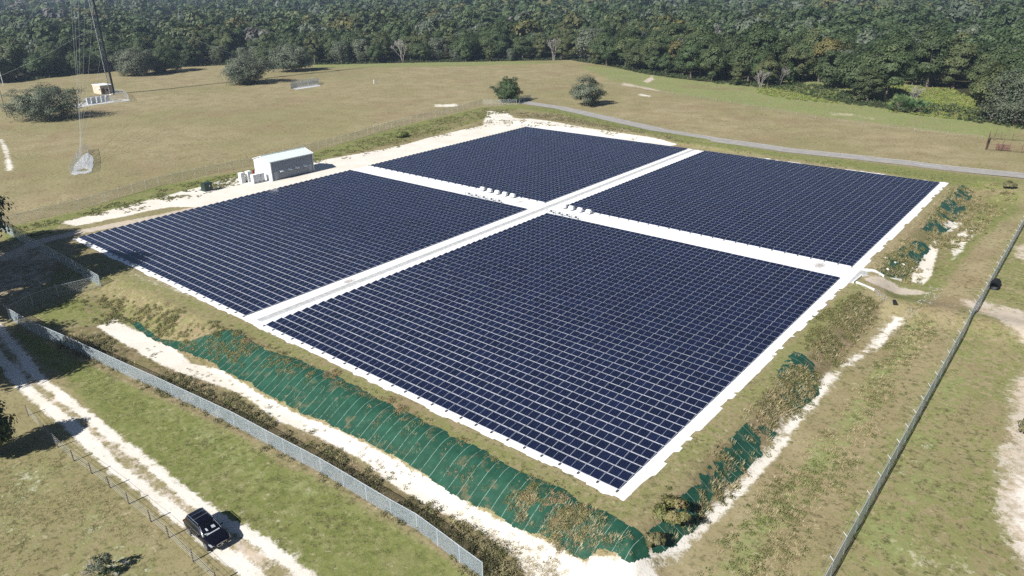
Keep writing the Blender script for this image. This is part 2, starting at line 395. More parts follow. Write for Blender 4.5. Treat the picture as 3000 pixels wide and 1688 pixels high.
# (channel, value, softness, polygon in overview-picture places)
# channels 0 sand 1 green 2 brown 3 dirt 4 floor 5 bright
REG = [
 (1, .3, 6, [(0, 330), (500, 260), (800, 290), (900, 330), (640, 400), (300, 470), (0, 520)]),
 (2, .42, 5, [(250, 400), (620, 370), (600, 410), (330, 455), (200, 470)]),
 (1, .85, 1.5, [(0, 575), (200, 530), (400, 467), (640, 424), (860, 360), (1000, 320), (1215, 268), (1320, 268), (1290, 283), (1220, 300), (1100, 338), (850, 395), (640, 455), (420, 505), (180, 555), (90, 600), (0, 610)]),
 (2, .5, 1.5, [(180, 548), (420, 492), (640, 440), (860, 385), (1000, 345), (1215, 270), (1400, 284), (1640, 335), (1760, 350), (1650, 345), (1400, 304), (1240, 284), (1100, 345), (850, 400), (640, 460), (420, 512), (200, 560)]),
 (0, 1.2, 1.2, [(150, 560), (330, 516), (600, 444), (700, 420), (850, 397), (1000, 368), (1100, 342), (1215, 316), (1228, 280), (1268, 280), (1290, 296), (1400, 308), (1500, 326), (1650, 348), (1700, 364), (1640, 372), (1325, 335), (940, 430), (885, 440), (640, 505), (500, 520), (430, 520), (330, 540), (190, 568)]),
 (3, .75, 1.2, [(960, 395), (1140, 340), (1280, 310), (1330, 318), (1100, 372), (940, 415)]),
 (1, .75, 3, [(1230, 258), (1400, 268), (1600, 310), (1900, 370), (2200, 408), (2580, 452), (2580, 475), (2400, 470), (2150, 425), (1900, 390), (1700, 360), (1560, 325), (1400, 290), (1300, 275)]),
 (1, .6, 4, [(780, 172), (1160, 168), (1300, 162), (1450, 160), (1560, 190), (1700, 205), (2000, 252), (2300, 300), (2580, 350), (2580, 315), (2300, 270), (2100, 250), (1900, 215), (1700, 190), (1540, 165), (1300, 150), (780, 150)]),
 (5, .62, 2.5, [(780, 172), (1000, 167), (1200, 164), (1440, 162), (1537, 206), (1700, 238), (1880, 266), (2050, 292), (2300, 324), (2580, 360), (2580, 315), (2300, 275), (2100, 255), (1900, 215), (1700, 192), (1540, 170), (1300, 154), (780, 155)]),
 (5, .95, 3, [(1900, 212), (2100, 240), (2280, 270), (2450, 300), (2440, 250), (2200, 180), (1950, 180)]),
 (2, .5, 3, [(1700, 222), (1780, 226), (1900, 232), (1880, 220), (1700, 210)]),
 (3, .9, 1.5, [(1617, 205), (1640, 190), (1646, 200), (1630, 210)]),
 (3, .42, 2.0, [(2060, 278), (2150, 285), (2230, 300), (2200, 303), (2080, 290)]),
 (3, .6, 1.5, [(1560, 205), (1640, 222), (1700, 236), (1640, 228), (1560, 215)]),
 (0, .62, 1.0, [(1608, 235), (1640, 240), (1640, 246), (1600, 240)]),
 (0, .62, 1.0, [(1090, 262), (1150, 260), (1160, 268), (1090, 270)]),
 # lower left
 (1, .45, 2, [(-60, 1160), (90, 1085), (250, 1190), (380, 1330), (480, 1449), (540, 1520), (-60, 1520)]),
 (0, .3, 2, [(-60, 1160), (90, 1095), (250, 1200), (380, 1340), (470, 1449), (540, 1520), (-60, 1520)]),
 (2, .4, 1, [(80, 1075), (135, 1108), (245, 1183), (375, 1322), (480, 1408), (490, 1430), (370, 1340), (240, 1200), (120, 1110)]),
 (1, .8, 1.2, [(20, 815), (190, 890), (590, 1085), (800, 1200), (1050, 1345), (1250, 1480), (1300, 1540), (830, 1500), (700, 1400), (560, 1310), (420, 1215), (260, 1075), (150, 950), (40, 860)]),
 (2, .62, 1.2, [(200, 1010), (330, 1110), (480, 1220), (640, 1330), (800, 1449), (760, 1449), (600, 1345), (440, 1230), (250, 1085)]),
 (5, .55, 3, [(190, 900), (420, 1010), (760, 1190), (900, 1290), (800, 1300), (560, 1180), (300, 1030)]),
 (0, .25, 2, [(430, 1180), (700, 1200), (900, 1330), (1050, 1449), (700, 1449), (560, 1330)]),
 # shelf round the liner
 (1, .52, 1., [(190, 605), (620, 805), (1560, 1255), (2140, 705), (2230, 690), (1880, 1100), (1650, 1310), (1560, 1335), (1300, 1250), (1100, 1120), (900, 990), (700, 900), (560, 850), (300, 790), (110, 770), (20, 800), (90, 700), (180, 640)]),
 (2, .45, 1., [(190, 700), (400, 730), (620, 830), (1000, 1020), (1300, 1180), (1560, 1290), (1700, 1180), (1900, 1000), (2100, 790), (2200, 720), (1900, 1080), (1650, 1310), (1560, 1335), (1300, 1250), (1000, 1060), (700, 900), (500, 830), (200, 790)]),
 (0, .42, 1.5, [(300, 660), (420, 690), (560, 770), (640, 830), (560, 790), (400, 730), (310, 700)]),
 (1, .8, 1.5, [(60, 790), (200, 740), (330, 760), (480, 820), (420, 850), (250, 800), (120, 830)]),
 # right slope, ditch, verge
 (2, .85, 1., [(1640, 1310), (1760, 1170), (1900, 1030), (2060, 850), (2160, 740), (2230, 760), (2130, 900), (2040, 1000), (1900, 1180), (1740, 1330), (1650, 1400), (1560, 1400)]),
 (3, .22, 2, [(1820, 1380), (2060, 1080), (2200, 900), (2280, 800), (2330, 840), (2180, 1040), (2000, 1300), (1900, 1460)]),
 (1, .52, 2.5, [(1990, 1449), (2130, 1200), (2280, 980), (2420, 760), (2540, 560), (2600, 500), (2640, 700), (2640, 1500), (1990, 1500)]),
 (5, .6, 4, [(2080, 1470), (2200, 1230), (2330, 1000), (2440, 830), (2500, 860), (2400, 1200), (2300, 1460)]),
 (1, .7, 1.5, [(2200, 700), (2360, 500), (2400, 470), (2575, 480), (2575, 530), (2480, 600), (2330, 780), (2240, 760)]),
 (2, .55, 1.5, [(2170, 690), (2330, 520), (2400, 465), (2540, 470), (2480, 520), (2440, 600), (2340, 720), (2270, 720)]),
 (0, .85, .8, [(1440, 1449), (1490, 1390), (1530, 1400), (1640, 1410), (1660, 1460), (1440, 1480)]),
 (0, .95, .8, [(1680, 1365), (1695, 1330), (1712, 1350), (1700, 1400)]),
 (0, .9, .7, [(1745, 1330), (1790, 1270), (1850, 1225), (1900, 1165), (1960, 1100), (2000, 1085), (1960, 1150), (1900, 1210), (1830, 1280), (1770, 1350)]),
 (0, .75, .7, [(1960, 1090), (2030, 1005), (2080, 930), (2110, 950), (2060, 1020), (2000, 1080)]),
 (0, .85, .6, [(2195, 890), (2225, 830), (2262, 795), (2255, 815), (2215, 880)]),
 (0, 1.0, .6, [(2288, 708), (2310, 660), (2340, 615), (2372, 590), (2360, 630), (2345, 690), (2325, 716)]),
 (0, .6, .8, [(2385, 600), (2450, 560), (2470, 570), (2420, 640), (2390, 670)]),
 (0, .55, .8, [(2360, 560), (2410, 540), (2430, 570), (2380, 590)]),
 (3, .75, 1., [(2165, 698), (2240, 702), (2320, 728), (2350, 740), (2300, 745), (2180, 715)]),
 (3, .8, 2., [(2400, 752), (2480, 758), (2600, 785), (2620, 900), (2560, 860), (2500, 800), (2440, 775)]),
 (3, .62, 1., [(2545, 620), (2600, 600), (2600, 660), (2550, 650)]),
 (3, .95, 2.5, [(2515, 1150), (2560, 960), (2640, 880), (2700, 1300), (2660, 1520), (2600, 1500), (2520, 1280)]),
 (0, .7, 2., [(2540, 1200), (2640, 1050), (2700, 1300), (2660, 1520), (2600, 1500), (2545, 1300)]),
 (0, .55, 1., [(2250, 1195), (2320, 1110), (2345, 1120), (2330, 1165), (2265, 1215)]),
 (3, .36, 5., [(2150, 1500), (2260, 1300), (2400, 1020), (2480, 800), (2540, 900), (2500, 1250), (2420, 1500)]),
 (3, .5, 3., [(2380, 1449), (2460, 1340), (2520, 1380), (2560, 1500), (2380, 1500)]),
 # toe of the front slope
 (2, 1., .8, [(150, 830), (260, 815), (420, 900), (640, 1030), (880, 1150), (1100, 1285), (1330, 1430), (1400, 1480), (1190, 1449), (1050, 1345), (800, 1195), (590, 1085), (190, 900), (110, 850)]),
 (1, .55, 1.5, [(150, 790), (300, 780), (420, 880), (480, 960), (300, 890), (190, 850)]),
 (2, .55, 1, [(240, 770), (420, 800), (620, 830), (760, 905), (600, 870), (480, 870), (340, 820)]),
 (0, 1.0, .6, [(245, 822), (285, 800), (335, 828), (430, 868), (480, 912), (560, 930), (650, 990), (740, 1035), (850, 1085), (960, 1140), (1060, 1195), (1190, 1270), (1300, 1330), (1370, 1365), (1480, 1425), (1500, 1400), (1600, 1420), (1660, 1470), (1350, 1480), (1270, 1385), (1180, 1325), (1010, 1235), (900, 1150), (790, 1095), (700, 1060), (620, 1000), (520, 960), (440, 935), (330, 875)]),
 (2, .4, .8, [(500, 935), (560, 945), (640, 1010), (580, 990), (500, 965)]),
 (2, .47, 1.0, [(1130, 1270), (1300, 1335), (1480, 1430), (1560, 1480), (1350, 1480), (1200, 1360)]),
 # gate yard on the left
 (3, .46, 1.2, [(-60, 640), (60, 605), (110, 615), (150, 650), (150, 700), (90, 740), (20, 770), (-60, 800)]),
]
LINES = [
 (3, 1.0, 1.5, 1.0, [(650, 482), (480, 528), (300, 565), (180, 588), (100, 608), (30, 640), (-60, 670)]),
 (3, .48, 2.1, 1.3, [(-60, 800), (-10, 830), (40, 890), (80, 955), (150, 1025), (240, 1100), (340, 1180), (440, 1255), (540, 1340), (640, 1415), (760, 1500)]),
 (0, 1.0, .55, .7, [(-60, 770), (0, 830), (55, 895), (95, 949), (166, 1005), (252, 1071), (300, 1112), (355, 1148), (403, 1192), (486, 1258), (560, 1310), (640, 1352), (700, 1396), (800, 1470)]),
 (0, 1.0, .66, .7, [(-70, 830), (0, 900), (59, 970), (118, 1026), (192, 1079), (240, 1125), (296, 1182), (350, 1222), (415, 1272), (470, 1315), (560, 1390), (640, 1449), (720, 1510)]),
 (0, .56, 1.1, 1.0, [(1560, 1440), (1640, 1400), (1745, 1335), (1850, 1225), (1960, 1100), (2060, 985), (2110, 930), (2200, 870), (2260, 800)]),
 (5, .55, 2.2, 2., [(1850, 1440), (1990, 1250), (2110, 1090), (2230, 930), (2330, 800)]),
 (0, .62, 1.0, .8, [(0, 350), (12, 372), (20, 400), (24, 430)]),
]
xs = np.unique(np.concatenate([-340-np.geomspace(4, 3200, 34)[::-1], np.arange(-340, -104, 2.), np.arange(-104, 92, .4), np.arange(92, 140, 2.), 140+np.geomspace(4, 3200, 34)]))
ys = np.unique(np.concatenate([-60-np.geomspace(4, 3200, 34)[::-1], np.arange(-60, -44, 1.), np.arange(-44, 150, .4), np.arange(150, 300, 2.), 300+np.geomspace(4, 3200, 34)]))
GX, GY = np.meshgrid(xs, ys, indexing='ij')
GZ = zt(GX, GY)
inl = (GX > -60.0) & (GX < 56.2) & (GY > -.4) & (GY < 132.6)
GZ = np.where(inl, -.12, GZ)
ch = [np.zeros(GX.shape) for _ in range(8)]
fx, fy = GX.ravel(), GY.ravel()
for c_, val, soft, pts in REG:
    P = dpoly(pts); lo = P.min(0)-soft*2; hi = P.max(0)+soft*2
    s_ = (fx > lo[0]) & (fx < hi[0]) & (fy > lo[1]) & (fy < hi[1])
    sd = sdist(fx[s_], fy[s_], P); v = val*np.clip(.5+sd/(2*soft), 0, 1)
    a_ = ch[c_].ravel(); a_[s_] = np.maximum(a_[s_], v); ch[c_] = a_.reshape(GX.shape)
for c_, val, w, soft, pts in LINES:
    P = dpoly(pts); lo = P.min(0)-w-soft*2; hi = P.max(0)+w+soft*2
    s_ = (fx > lo[0]) & (fx < hi[0]) & (fy > lo[1]) & (fy < hi[1])
    v = val*np.clip(.5+(w-ldist(fx[s_], fy[s_], P))/(2*soft), 0, 1)
    a_ = ch[c_].ravel(); a_[s_] = np.maximum(a_[s_], v); ch[c_] = a_.reshape(GX.shape)
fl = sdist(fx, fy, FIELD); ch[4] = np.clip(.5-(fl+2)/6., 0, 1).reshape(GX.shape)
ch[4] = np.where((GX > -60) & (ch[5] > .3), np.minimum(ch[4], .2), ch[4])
nx, ny = GX.shape
V = np.stack([GX, GY, GZ], -1).reshape(-1, 3)
I = np.arange(nx*ny).reshape(nx, ny)
Q = np.stack([I[:-1, :-1], I[1:, :-1], I[1:, 1:], I[:-1, 1:]], -1).reshape(-1, 4)
mA = np.stack([ch[0], ch[1], ch[2], ch[3]], -1).reshape(-1, 4); mB = np.stack([ch[4], ch[5], ch[6], ch[7]*0+1], -1).reshape(-1, 4)
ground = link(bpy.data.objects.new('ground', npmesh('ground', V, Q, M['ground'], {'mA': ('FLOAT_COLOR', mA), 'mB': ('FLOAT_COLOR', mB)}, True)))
tag(ground, 'pasture, sand and dirt ground round the solar field', 'ground', kind='structure')
def mask(c_, x, y):
    i = np.clip(np.searchsorted(xs, x), 0, nx-1); j = np.clip(np.searchsorted(ys, y), 0, ny-1); return ch[c_][i, j]
# ------------------------------------------------------------------ road
def strip(name, pts, w0, w1, mat, lift, seg=2.):
    P = [np.array(p[:2], float) for p in pts]; out = []
    for i in range(len(P)-1):
        n = max(1, int(np.linalg.norm(P[i+1]-P[i])/seg))
        for k in range(n): out.append(P[i]+(P[i+1]-P[i])*k/n)
    out.append(P[-1]); out = np.array(out)
    for _ in range(6): out[1:-1] = (out[:-2]+out[1:-1]*2+out[2:])/4
    t = np.gradient(out, axis=0); t /= np.linalg.norm(t, axis=1)[:, None]; nrm = np.stack([-t[:, 1], t[:, 0]], 1)
    L = out+nrm*w0; Rr = out+nrm*w1; n = len(out)
    zc = zt(out[:, 0], out[:, 1])
    V = np.concatenate([np.c_[L, zc+lift], np.c_[Rr, zc+lift]]); i = np.arange(n-1)
    Q = np.stack([i+n, i+n+1, i+1, i], -1)
    return link(bpy.data.objects.new(name, npmesh(name, V, Q, mat, None, True))), out
rd = [at(1306, 256), at(1400, 270), at(1500, 292), at(1650, 326), at(1800, 353), at(1950, 374), at(2100, 391), at(2300, 413), at(2575, 443)]
rd = [p for p in rd]+[rd[-1]+(rd[-1]-rd[-2])*2.5]
road, rc = strip('road', rd, 2.7, -2.7, M['asphalt'], .09)
tag(road, 'worn grey asphalt road passing behind the solar field', 'road', kind='structure')
k0 = len(rc)//2-12
e1, _ = strip('road_edge_line', [tuple(p) for p in rc[k0:]], 2.55, 2.4, M['white'], .105); tag(e1, 'white edge line along the far side of the road', 'road marking', kind='structure')
pe = [p for p in rc if 2712*2576/3000/1. < 1e9]
seg = [p for p in rc if 2290 < pj((p[0], p[1], 0))[0] < 2375]
if len(seg) > 2:
    e2, _ = strip('road_dash_line', [tuple(p) for p in seg], .2, .02, M['white'], .105); tag(e2, 'short white dash in the road by the array corner', 'road marking', kind='structure')
# ------------------------------------------------------------------ liner
XL0, XR1, YT = -60.2, 55.4, 131.9
lx = np.arange(-62.6, 59.4, .35); ly = np.arange(-3.4, 138, .35)
LX, LY = np.meshgrid(lx, ly, indexing='ij')
rag = .5*vnoise(LX, LY, .9)+.7*vnoise(LX, LY, .3)+.25*vnoise(LX, LY, 2.3)
e_l = LX-(XL0-.55+.5*rag); e_r = (XR1+1.5+.6*rag)-LX; e_b = LY-(-1.3+.55*rag); e_t = (YT+1.3+2.2*np.maximum(rag, -.3)+1.4*sstep((-8-LX)/20))-LY
keep = np.minimum(np.minimum(e_l, e_r), np.minimum(e_b, e_t))
stain = np.zeros(LX.shape)
for dx, dy, rr, vv in [(878, 708, 1.3, .8), (2062, 668, 1.6, .8), (2030, 662, 1.2, .5), (1465, 507, .9, .6), (1030, 630, .8, .5), (560, 770, .6, .5), (1310, 508, 1.6, .7), (1340, 516, 1.3, .65), (1270, 497, .8, .5), (2110, 690, .6, .55), (2130, 694, .6, .55), (1690, 545, 1.0, .6), (2230, 600, .8, .7), (2250, 575, .7, .7), (2330, 510, .6, .7), (1520, 500, .7, .6), (1660, 640, .6, .5), (790, 742, .5, .5), (1900, 620, .7, .5), (1450, 1190, .5, .55), (1530, 1230, .5, .5), (740, 860, .8, .5), (700, 840, .8, .5), (200, 600, .8, .6), (230, 615, .8, .55), (1700, 1110, .7, .5)]:
    p = at(dx, dy, 0); d_ = np.hypot((LX-p[0])/1.0, (LY-p[1])/1.6); stain = np.maximum(stain, vv*np.exp(-(d_/rr)**2))
LZ = .012+.05*np.maximum(0, vnoise(LX, LY, 1.1))*sstep((1.5-np.minimum(keep, 2))/1.5)-.06*sstep((.25-keep)/.25)
LZ = np.where((LX > 56.6) & (keep > .1), np.maximum(LZ, zt(LX, LY)+.02), LZ)
I = np.arange(LX.size).reshape(LX.shape); kf = (keep[:-1, :-1] > 0)
Q = np.stack([I[:-1, :-1], I[1:, :-1], I[1:, 1:], I[:-1, 1:]], -1)[kf]
used = np.unique(Q); rem = np.full(LX.size, -1); rem[used] = np.arange(len(used))
liner = link(bpy.data.objects.new('white_liner', npmesh('white_liner', np.stack([LX, LY, LZ], -1).reshape(-1, 3)[used], rem[Q], M['liner'], {'stain': ('FLOAT', stain.ravel()[used])}, True)))
tag(liner, 'white plastic liner spread under the solar panel rows', 'liner', kind='structure')
# ------------------------------------------------------------------ solar rows
PW, PD, PITCHY, TILT = 2.13, 1.1, 1.4034, math.radians(9.5)
ct, stl = math.cos(TILT), math.sin(TILT); ZL = .085
def panel_mesh():
    me = bpy.data.meshes.new('solar_panel'); w, d, t = 2.1, PD, .036
    def P(x, y, h): return (x, y*ct-h*stl, ZL+y*stl+h*ct)
    vs = []; fs = []; mi = []
    for x0, x1, y0, y1 in ((0, w, 0, d),):
        vs += [P(x0, y0, -t), P(x1, y0, -t), P(x1, y1, -t), P(x0, y1, -t), P(x0, y0, 0), P(x1, y0, 0), P(x1, y1, 0), P(x0, y1, 0)]
    fr = .024
    vs += [P(fr, fr, 0), P(w-fr, fr, 0), P(w-fr, d-fr, 0), P(fr, d-fr, 0), P(fr, fr, -.004), P(w-fr, fr, -.004), P(w-fr, d-fr, -.004), P(fr, d-fr, -.004)]
    fs = [(3, 2, 1, 0), (0, 1, 5, 4), (1, 2, 6, 5), (2, 3, 7, 6), (3, 0, 4, 7), (4, 5, 9, 8), (5, 6, 10, 9), (6, 7, 11, 10), (7, 4, 8, 11), (8, 9, 13, 12), (9, 10, 14, 13), (10, 11, 15, 14), (11, 8, 12, 15), (12, 13, 14, 15)]
    me.from_pydata(vs, [], fs); me.materials.append(M['alu']); me.materials.append(M['solar'])
    me.polygons[13].material_index = 1
    uvl = me.uv_layers.new(name='UVMap')
    for li, vi in zip(me.polygons[13].loop_indices, me.polygons[13].vertices):
        uvl.data[li].uv = {12: (0, 0), 13: (1, 0), 14: (1, 1), 15: (0, 1)}[vi]
    return me
def rack_mesh(front):
    mb = MB(); n = 26
    for i in range(n):
        x = i*PW
        mb.box((x+1.05, -.02, .04), (1.9, .07, .04))
        if not front: mb.box((x+1.05+rnd.uniform(-.6, .6), -.045, .062), (rnd.uniform(.15, .35), .05, .006), m=1)
    for i in range(n+1):
        x = i*PW-.015
        x = min(max(x, .03), n*PW-.06)
        yb = PD*ct-.04; zb = ZL+(PD-.05)*stl-.045
        mb.box((x, yb, zb/2), (.045, .045, zb)); mb.box((x, PD*ct/2, .025), (.05, 1.36, .03))
        mb.box((x, .06, .045), (.045, .05, .07))
        if front:
            mb.box((x+.02, -.3, .07), (.16, .3, .12), m=1)
    o = mb.build('rack', [M['rack'], M['darkmetal']]); me = o.data; bpy.data.objects.remove(o); return me
PANEL = panel_mesh(); RACK = rack_mesh(False); RACKF = rack_mesh(True)
ORD = 'first second third fourth fifth sixth seventh eighth ninth tenth eleventh twelfth thirteenth fourteenth fifteenth sixteenth seventeenth eighteenth nineteenth twentieth twenty-first twenty-second twenty-third'.split()
NR = 45
BLOCKS = [('front block', 0., 0., 'up from the green matting', 'below the cross walkway'),
          ('left block', -60.2, 0., 'up from the grassy bank', 'below the cross walkway'),
          ('far block', -60.2, 69.11, 'beyond the cross walkway', 'back from the sandy far edge'),
          ('right block', 0., 69.11, 'beyond the cross walkway', 'back from the road edge')]
for bname, bx, by, near_, far_ in BLOCKS:
    for r in range(NR):
        lab = ('solar panel row, %s %s in the %s' % (ORD[r], near_, bname)) if r <= NR//2 else ('solar panel row, %s %s in the %s' % (ORD[NR-1-r], far_, bname))
        row = thing('solar_panel_row', lab, 'solar panel row', (bx, by+r*PITCHY, 0), 0, 'solar panel rows of the %s' % bname)
        rk = link(bpy.data.objects.new('rack', RACKF if r == 0 else RACK), row)
        for i in range(26):
            o = link(bpy.data.objects.new('solar_panel', PANEL), row); o.location = (i*PW, rnd.uniform(-.006, .006), rnd.uniform(-.004, .004))
            o.rotation_euler = (rnd.uniform(-.01, .01), rnd.uniform(-.005, .005), 0)
# ------------------------------------------------------------------ drain channel and spillway
mb = MB(); a = at(650, 808, 0); b = at(1745, 377, 0)
n = 60
for i in range(n):
    p = a+(b-a)*i/n; q = a+(b-a)*(i+1)/n
    w = .5-.12*i/n
    mb.add([(p[0]-w, p[1], .075), (p[0]+w, p[1], .075), (q[0]+w, q[1], .075), (q[0]-w, q[1], .075)], [(0, 1, 2, 3)])
    for sgn in (-1, 1):
        mb.box(((p[0]+q[0])/2+sgn*(w+.04), (p[1]+q[1])/2, .06), (.08, abs(q[1]-p[1]), .06), m=1)
o = mb.build('drain_channel', [M['concrete'], M['liner']])
tag(o, 'long grey drainage channel in the walkway between the left and front blocks', 'drain channel')
sp = thing('spillway', 'pale concrete spillway leaving the liner at the right end of the cross walkway', 'spillway', at(2150, 700))
def wp(px, py, dz=0):
    p = at(px*2576/3000, py*2576/3000); return np.array([p[0], p[1], p[2]+dz])
mb = MB(); o0 = np.array(sp.location)
quad = [wp(2485, 830, .1), wp(2521, 793, .1), wp(2562, 796, .1), wp(2580, 808, .08), wp(2523, 808, .1), wp(2499, 829, .1)]
vs = [q-o0 for q in quad]; mb.add(vs+[v-np.array([0, 0, .4]) for v in vs], [(0, 5, 4, 1), (1, 4, 3, 2)]+[(i, (i+1) % 6, 6+(i+1) % 6, 6+i) for i in range(6)])
mb.build('floor_slab', M['concrete'], sp)
for A_, B_ in (((2522, 791), (2562, 795)), ((2562, 795), (2590, 812)), ((2524, 809), (2498, 830)), ((2524, 810), (2640, 822)), ((2508, 829), (2562, 852))):
    p, q = wp(*A_)-o0, wp(*B_)-o0; mb = MB(); d = q-p; L = np.hypot(d[0], d[1])
    mid = (p+q)/2; nv = np.array([-d[1], d[0], 0])/L*.14
    mb.add([p-nv-[0, 0, .3], p+nv-[0, 0, .3], q+nv-[0, 0, .3], q-nv-[0, 0, .3], p-nv+[0, 0, .28], p+nv+[0, 0, .28], q+nv+[0, 0, .28], q-nv+[0, 0, .28]], [(3, 2, 1, 0), (4, 5, 6, 7), (0, 1, 5, 4), (1, 2, 6, 5), (2, 3, 7, 6), (3, 0, 4, 7)])
    mb.build('kerb_wall', M['palecon'], sp, bevel=.02)
# riprap stones
mb = MB()
for A_, B_, n, wd in (((2565, 850), (2600, 885), 40, .7), ((2745, 845), (2705, 890), 70, .9), ((2560, 846), (2520, 836), 24, .6), ((2680, 905), (2660, 925), 26, .6)):
    p, q = wp(*A_), wp(*B_)
    for i in range(n):
        t = rnd.random(); c = p+(q-p)*t; c[0] += rnd.uniform(-wd, wd); c[1] += rnd.uniform(-wd, wd); s = rnd.uniform(.08, .2)
        mb.box((c[0], c[1], float(zt(c[0], c[1]))+s*.1), (s, s*rnd.uniform(.6, 1.3), s*.8), rnd.uniform(0, 3), 0, .6)
o = mb.build('riprap', M['stone']); tag(o, 'loose grey riprap stones below the spillway', 'riprap', kind='stuff')
# ------------------------------------------------------------------ erosion mats
def mat_piece(label, polyD, cover, along, seed, holes=0.):
    P = dpoly(polyD); lo = P.min(0)-.5; hi = P.max(0)+.5; st = .12
    gx = np.arange(lo[0], hi[0], st); gy = np.arange(lo[1], hi[1], st); X, Y = np.meshgrid(gx, gy, indexing='ij')
    sd = sdist(X.ravel(), Y.ravel(), P).reshape(X.shape)
    nz_ = vnoise(X+seed*13, Y+seed*7, .45)+.6*vnoise(X+seed, Y, 1.3)
    keep = sd+.55*nz_ > .05
    if holes: keep &= (vnoise(X+seed*5, Y+seed*3, .22)+.55*vnoise(X, Y+seed, .8)+.3*vnoise(X+seed, Y, 2.1)) > holes
    Z = zt(X, Y)+.05+.02*vnoise(X, Y, .9)
    I = np.arange(X.size).reshape(X.shape); Q = np.stack([I[:-1, :-1], I[1:, :-1], I[1:, 1:], I[:-1, 1:]], -1)[keep[:-1, :-1]]
    used = np.unique(Q); rem = np.full(X.size, -1); rem[used] = np.arange(len(used))
    me = npmesh('erosion_mat', np.stack([X, Y, Z], -1).reshape(-1, 3)[used], rem[Q], M['mat'], None, True)
    uvl = me.uv_layers.new(name='UVMap'); vi = np.zeros(len(me.loops), int); me.loops.foreach_get('vertex_index', vi)
    co = np.zeros(len(me.vertices)*3); me.vertices.foreach_get('co', co); co = co.reshape(-1, 3)[vi]
    uvs = np.stack([co[:, 0] if along == 0 else co[:, 1], co[:, 2]], -1)
    uvl.data.foreach_set('uv', uvs.astype(np.float32).ravel())
    o = link(bpy.data.objects.new('erosion_mat', me)); tag(o, label, 'erosion mat', 'green erosion mats pegged on the banks'); return P
MATF = [(305, 797), (345, 812), (400, 850), (470, 862), (560, 832), (600, 832), (660, 880), (737, 903), (811, 933), (885, 968), (959, 1006), (1048, 1047), (1131, 1094), (1189, 1122), (1258, 1162), (1362, 1208), (1458, 1260), (1564, 1308), (1620, 1345), (1630, 1400), (1588, 1417), (1501, 1386), (1472, 1415), (1362, 1354), (1287, 1320), (1183, 1265), (1073, 1205), (959, 1134), (841, 1078), (737, 1027), (648, 980), (539, 921), (450, 880), (370, 850)]
mat_piece('long dark green erosion mat with white seams on the front bank', MATF, 1, 0, 1)
mat_piece('ragged green erosion mat under weeds on the near right bank', [(1625, 1345), (1690, 1280), (1760, 1195), (1840, 1095), (1890, 1060), (1960, 1090), (1930, 1130), (1870, 1185), (1800, 1245), (1760, 1310), (1700, 1375), (1635, 1400)], 1, 1, 2, -.33)
mat_piece('small faded green erosion mat halfway along the right bank', [(1955, 930), (1995, 885), (2045, 915), (2060, 990), (2010, 1030), (1960, 1000)], 1, 1, 3, -.2)
mat_piece('green erosion mat on the right bank beyond the spillway', [(2205, 690), (2235, 645), (2300, 605), (2340, 545), (2385, 490), (2420, 465), (2445, 495), (2405, 560), (2345, 625), (2305, 672), (2275, 706)], 1, 1, 4, -.24)
# ------------------------------------------------------------------ fences
def fence_line(name, label, pts, h, mat, step=3., arms=True, group='chain-link fences', arm_dir=1, rail=True, postr=.035):
    P = [np.array([p[0], p[1]]) for p in pts]
    root = thing(name, label, 'fence', (P[0][0], P[0][1], float(zt(*P[0]))), 0, group); o0 = np.array(root.location)
    st = [];
    for i in range(len(P)-1):
        L = np.linalg.norm(P[i+1]-P[i]); n = max(1, round(L/step))
        for k in range(n): st.append(P[i]+(P[i+1]-P[i])*k/n)
    st.append(P[-1]); st = np.array(st)
    while len(st) > 100: st = st[::2]
    g = np.c_[st, zt(st[:, 0], st[:, 1])]-o0
    me = bpy.data.meshes.new('mesh_panel'); vs = []; fs = []; uv = []; acc = 0
    for i in range(len(g)-1):
        L = np.linalg.norm(g[i+1]-g[i]); b = len(vs)
        vs += [tuple(g[i]+[0, 0, .03]), tuple(g[i+1]+[0, 0, .03]), tuple(g[i+1]+[0, 0, h]), tuple(g[i]+[0, 0, h])]
        fs.append((b, b+1, b+2, b+3)); uv += [(acc, 0), (acc+L, 0), (acc+L, h), (acc, h)]; acc += L
    me.from_pydata(vs, [], fs); me.materials.append(mat); u = me.uv_layers.new(name='UVMap')
    for k, t in enumerate(uv): u.data[k].uv = t
    link(bpy.data.objects.new('mesh_panel', me), root)
    if rail: MB().path([tuple(q+[0, 0, h]) for q in g], .024, 5).build('top_rail', M['galv'], root)
    mb = MB(); mb.tube((0, 0, 0), (0, 0, h+.02), postr, 6)
    pm = None
    for i, q in enumerate(g):
        if pm is None:
            t = g[min(i+1, len(g)-1)]-g[max(i-1, 0)]; nv = np.array([-t[1], t[0], 0])/max(1e-6, np.hypot(t[0], t[1]))*arm_dir
            if arms: mb.tube((0, 0, h), tuple(nv*.32+[0, 0, h+.32]), .026, 5, m=1)
            p0 = mb.build('post', [M['galv'], M['palesteel']], root); pm = p0.data; p0.location = q
        else:
            o = link(bpy.data.objects.new('post', pm), root); o.location = q
    if arms:
        mb = MB(); nn = []
        for i in range(len(g)):
            t = g[min(i+1, len(g)-1)]-g[max(i-1, 0)]; nn.append(np.array([-t[1], t[0], 0])/max(1e-6, np.hypot(t[0], t[1]))*arm_dir)
        for f in (.35, .95): mb.path([tuple(g[i]+nn[i]*.32*f+[0, 0, h+.32*f]) for i in range(len(g))], .006, 3)
        mb.build('barbed_wire', M['wire'], root)
    return root
FA = at(24, 803)[:2]; FB_ = at(190, 882)[:2]
fpts = [at(*p)[:2] for p in [(24, 803), (100, 845), (190, 884), (400, 982), (590, 1073), (810, 1192), (1050, 1335), (1215, 1460)]]
fence_line('chain_link_fence', 'long chain-link fence between the green track verge and the front ditch', fpts, 1.85, M['chain'], 3., False)
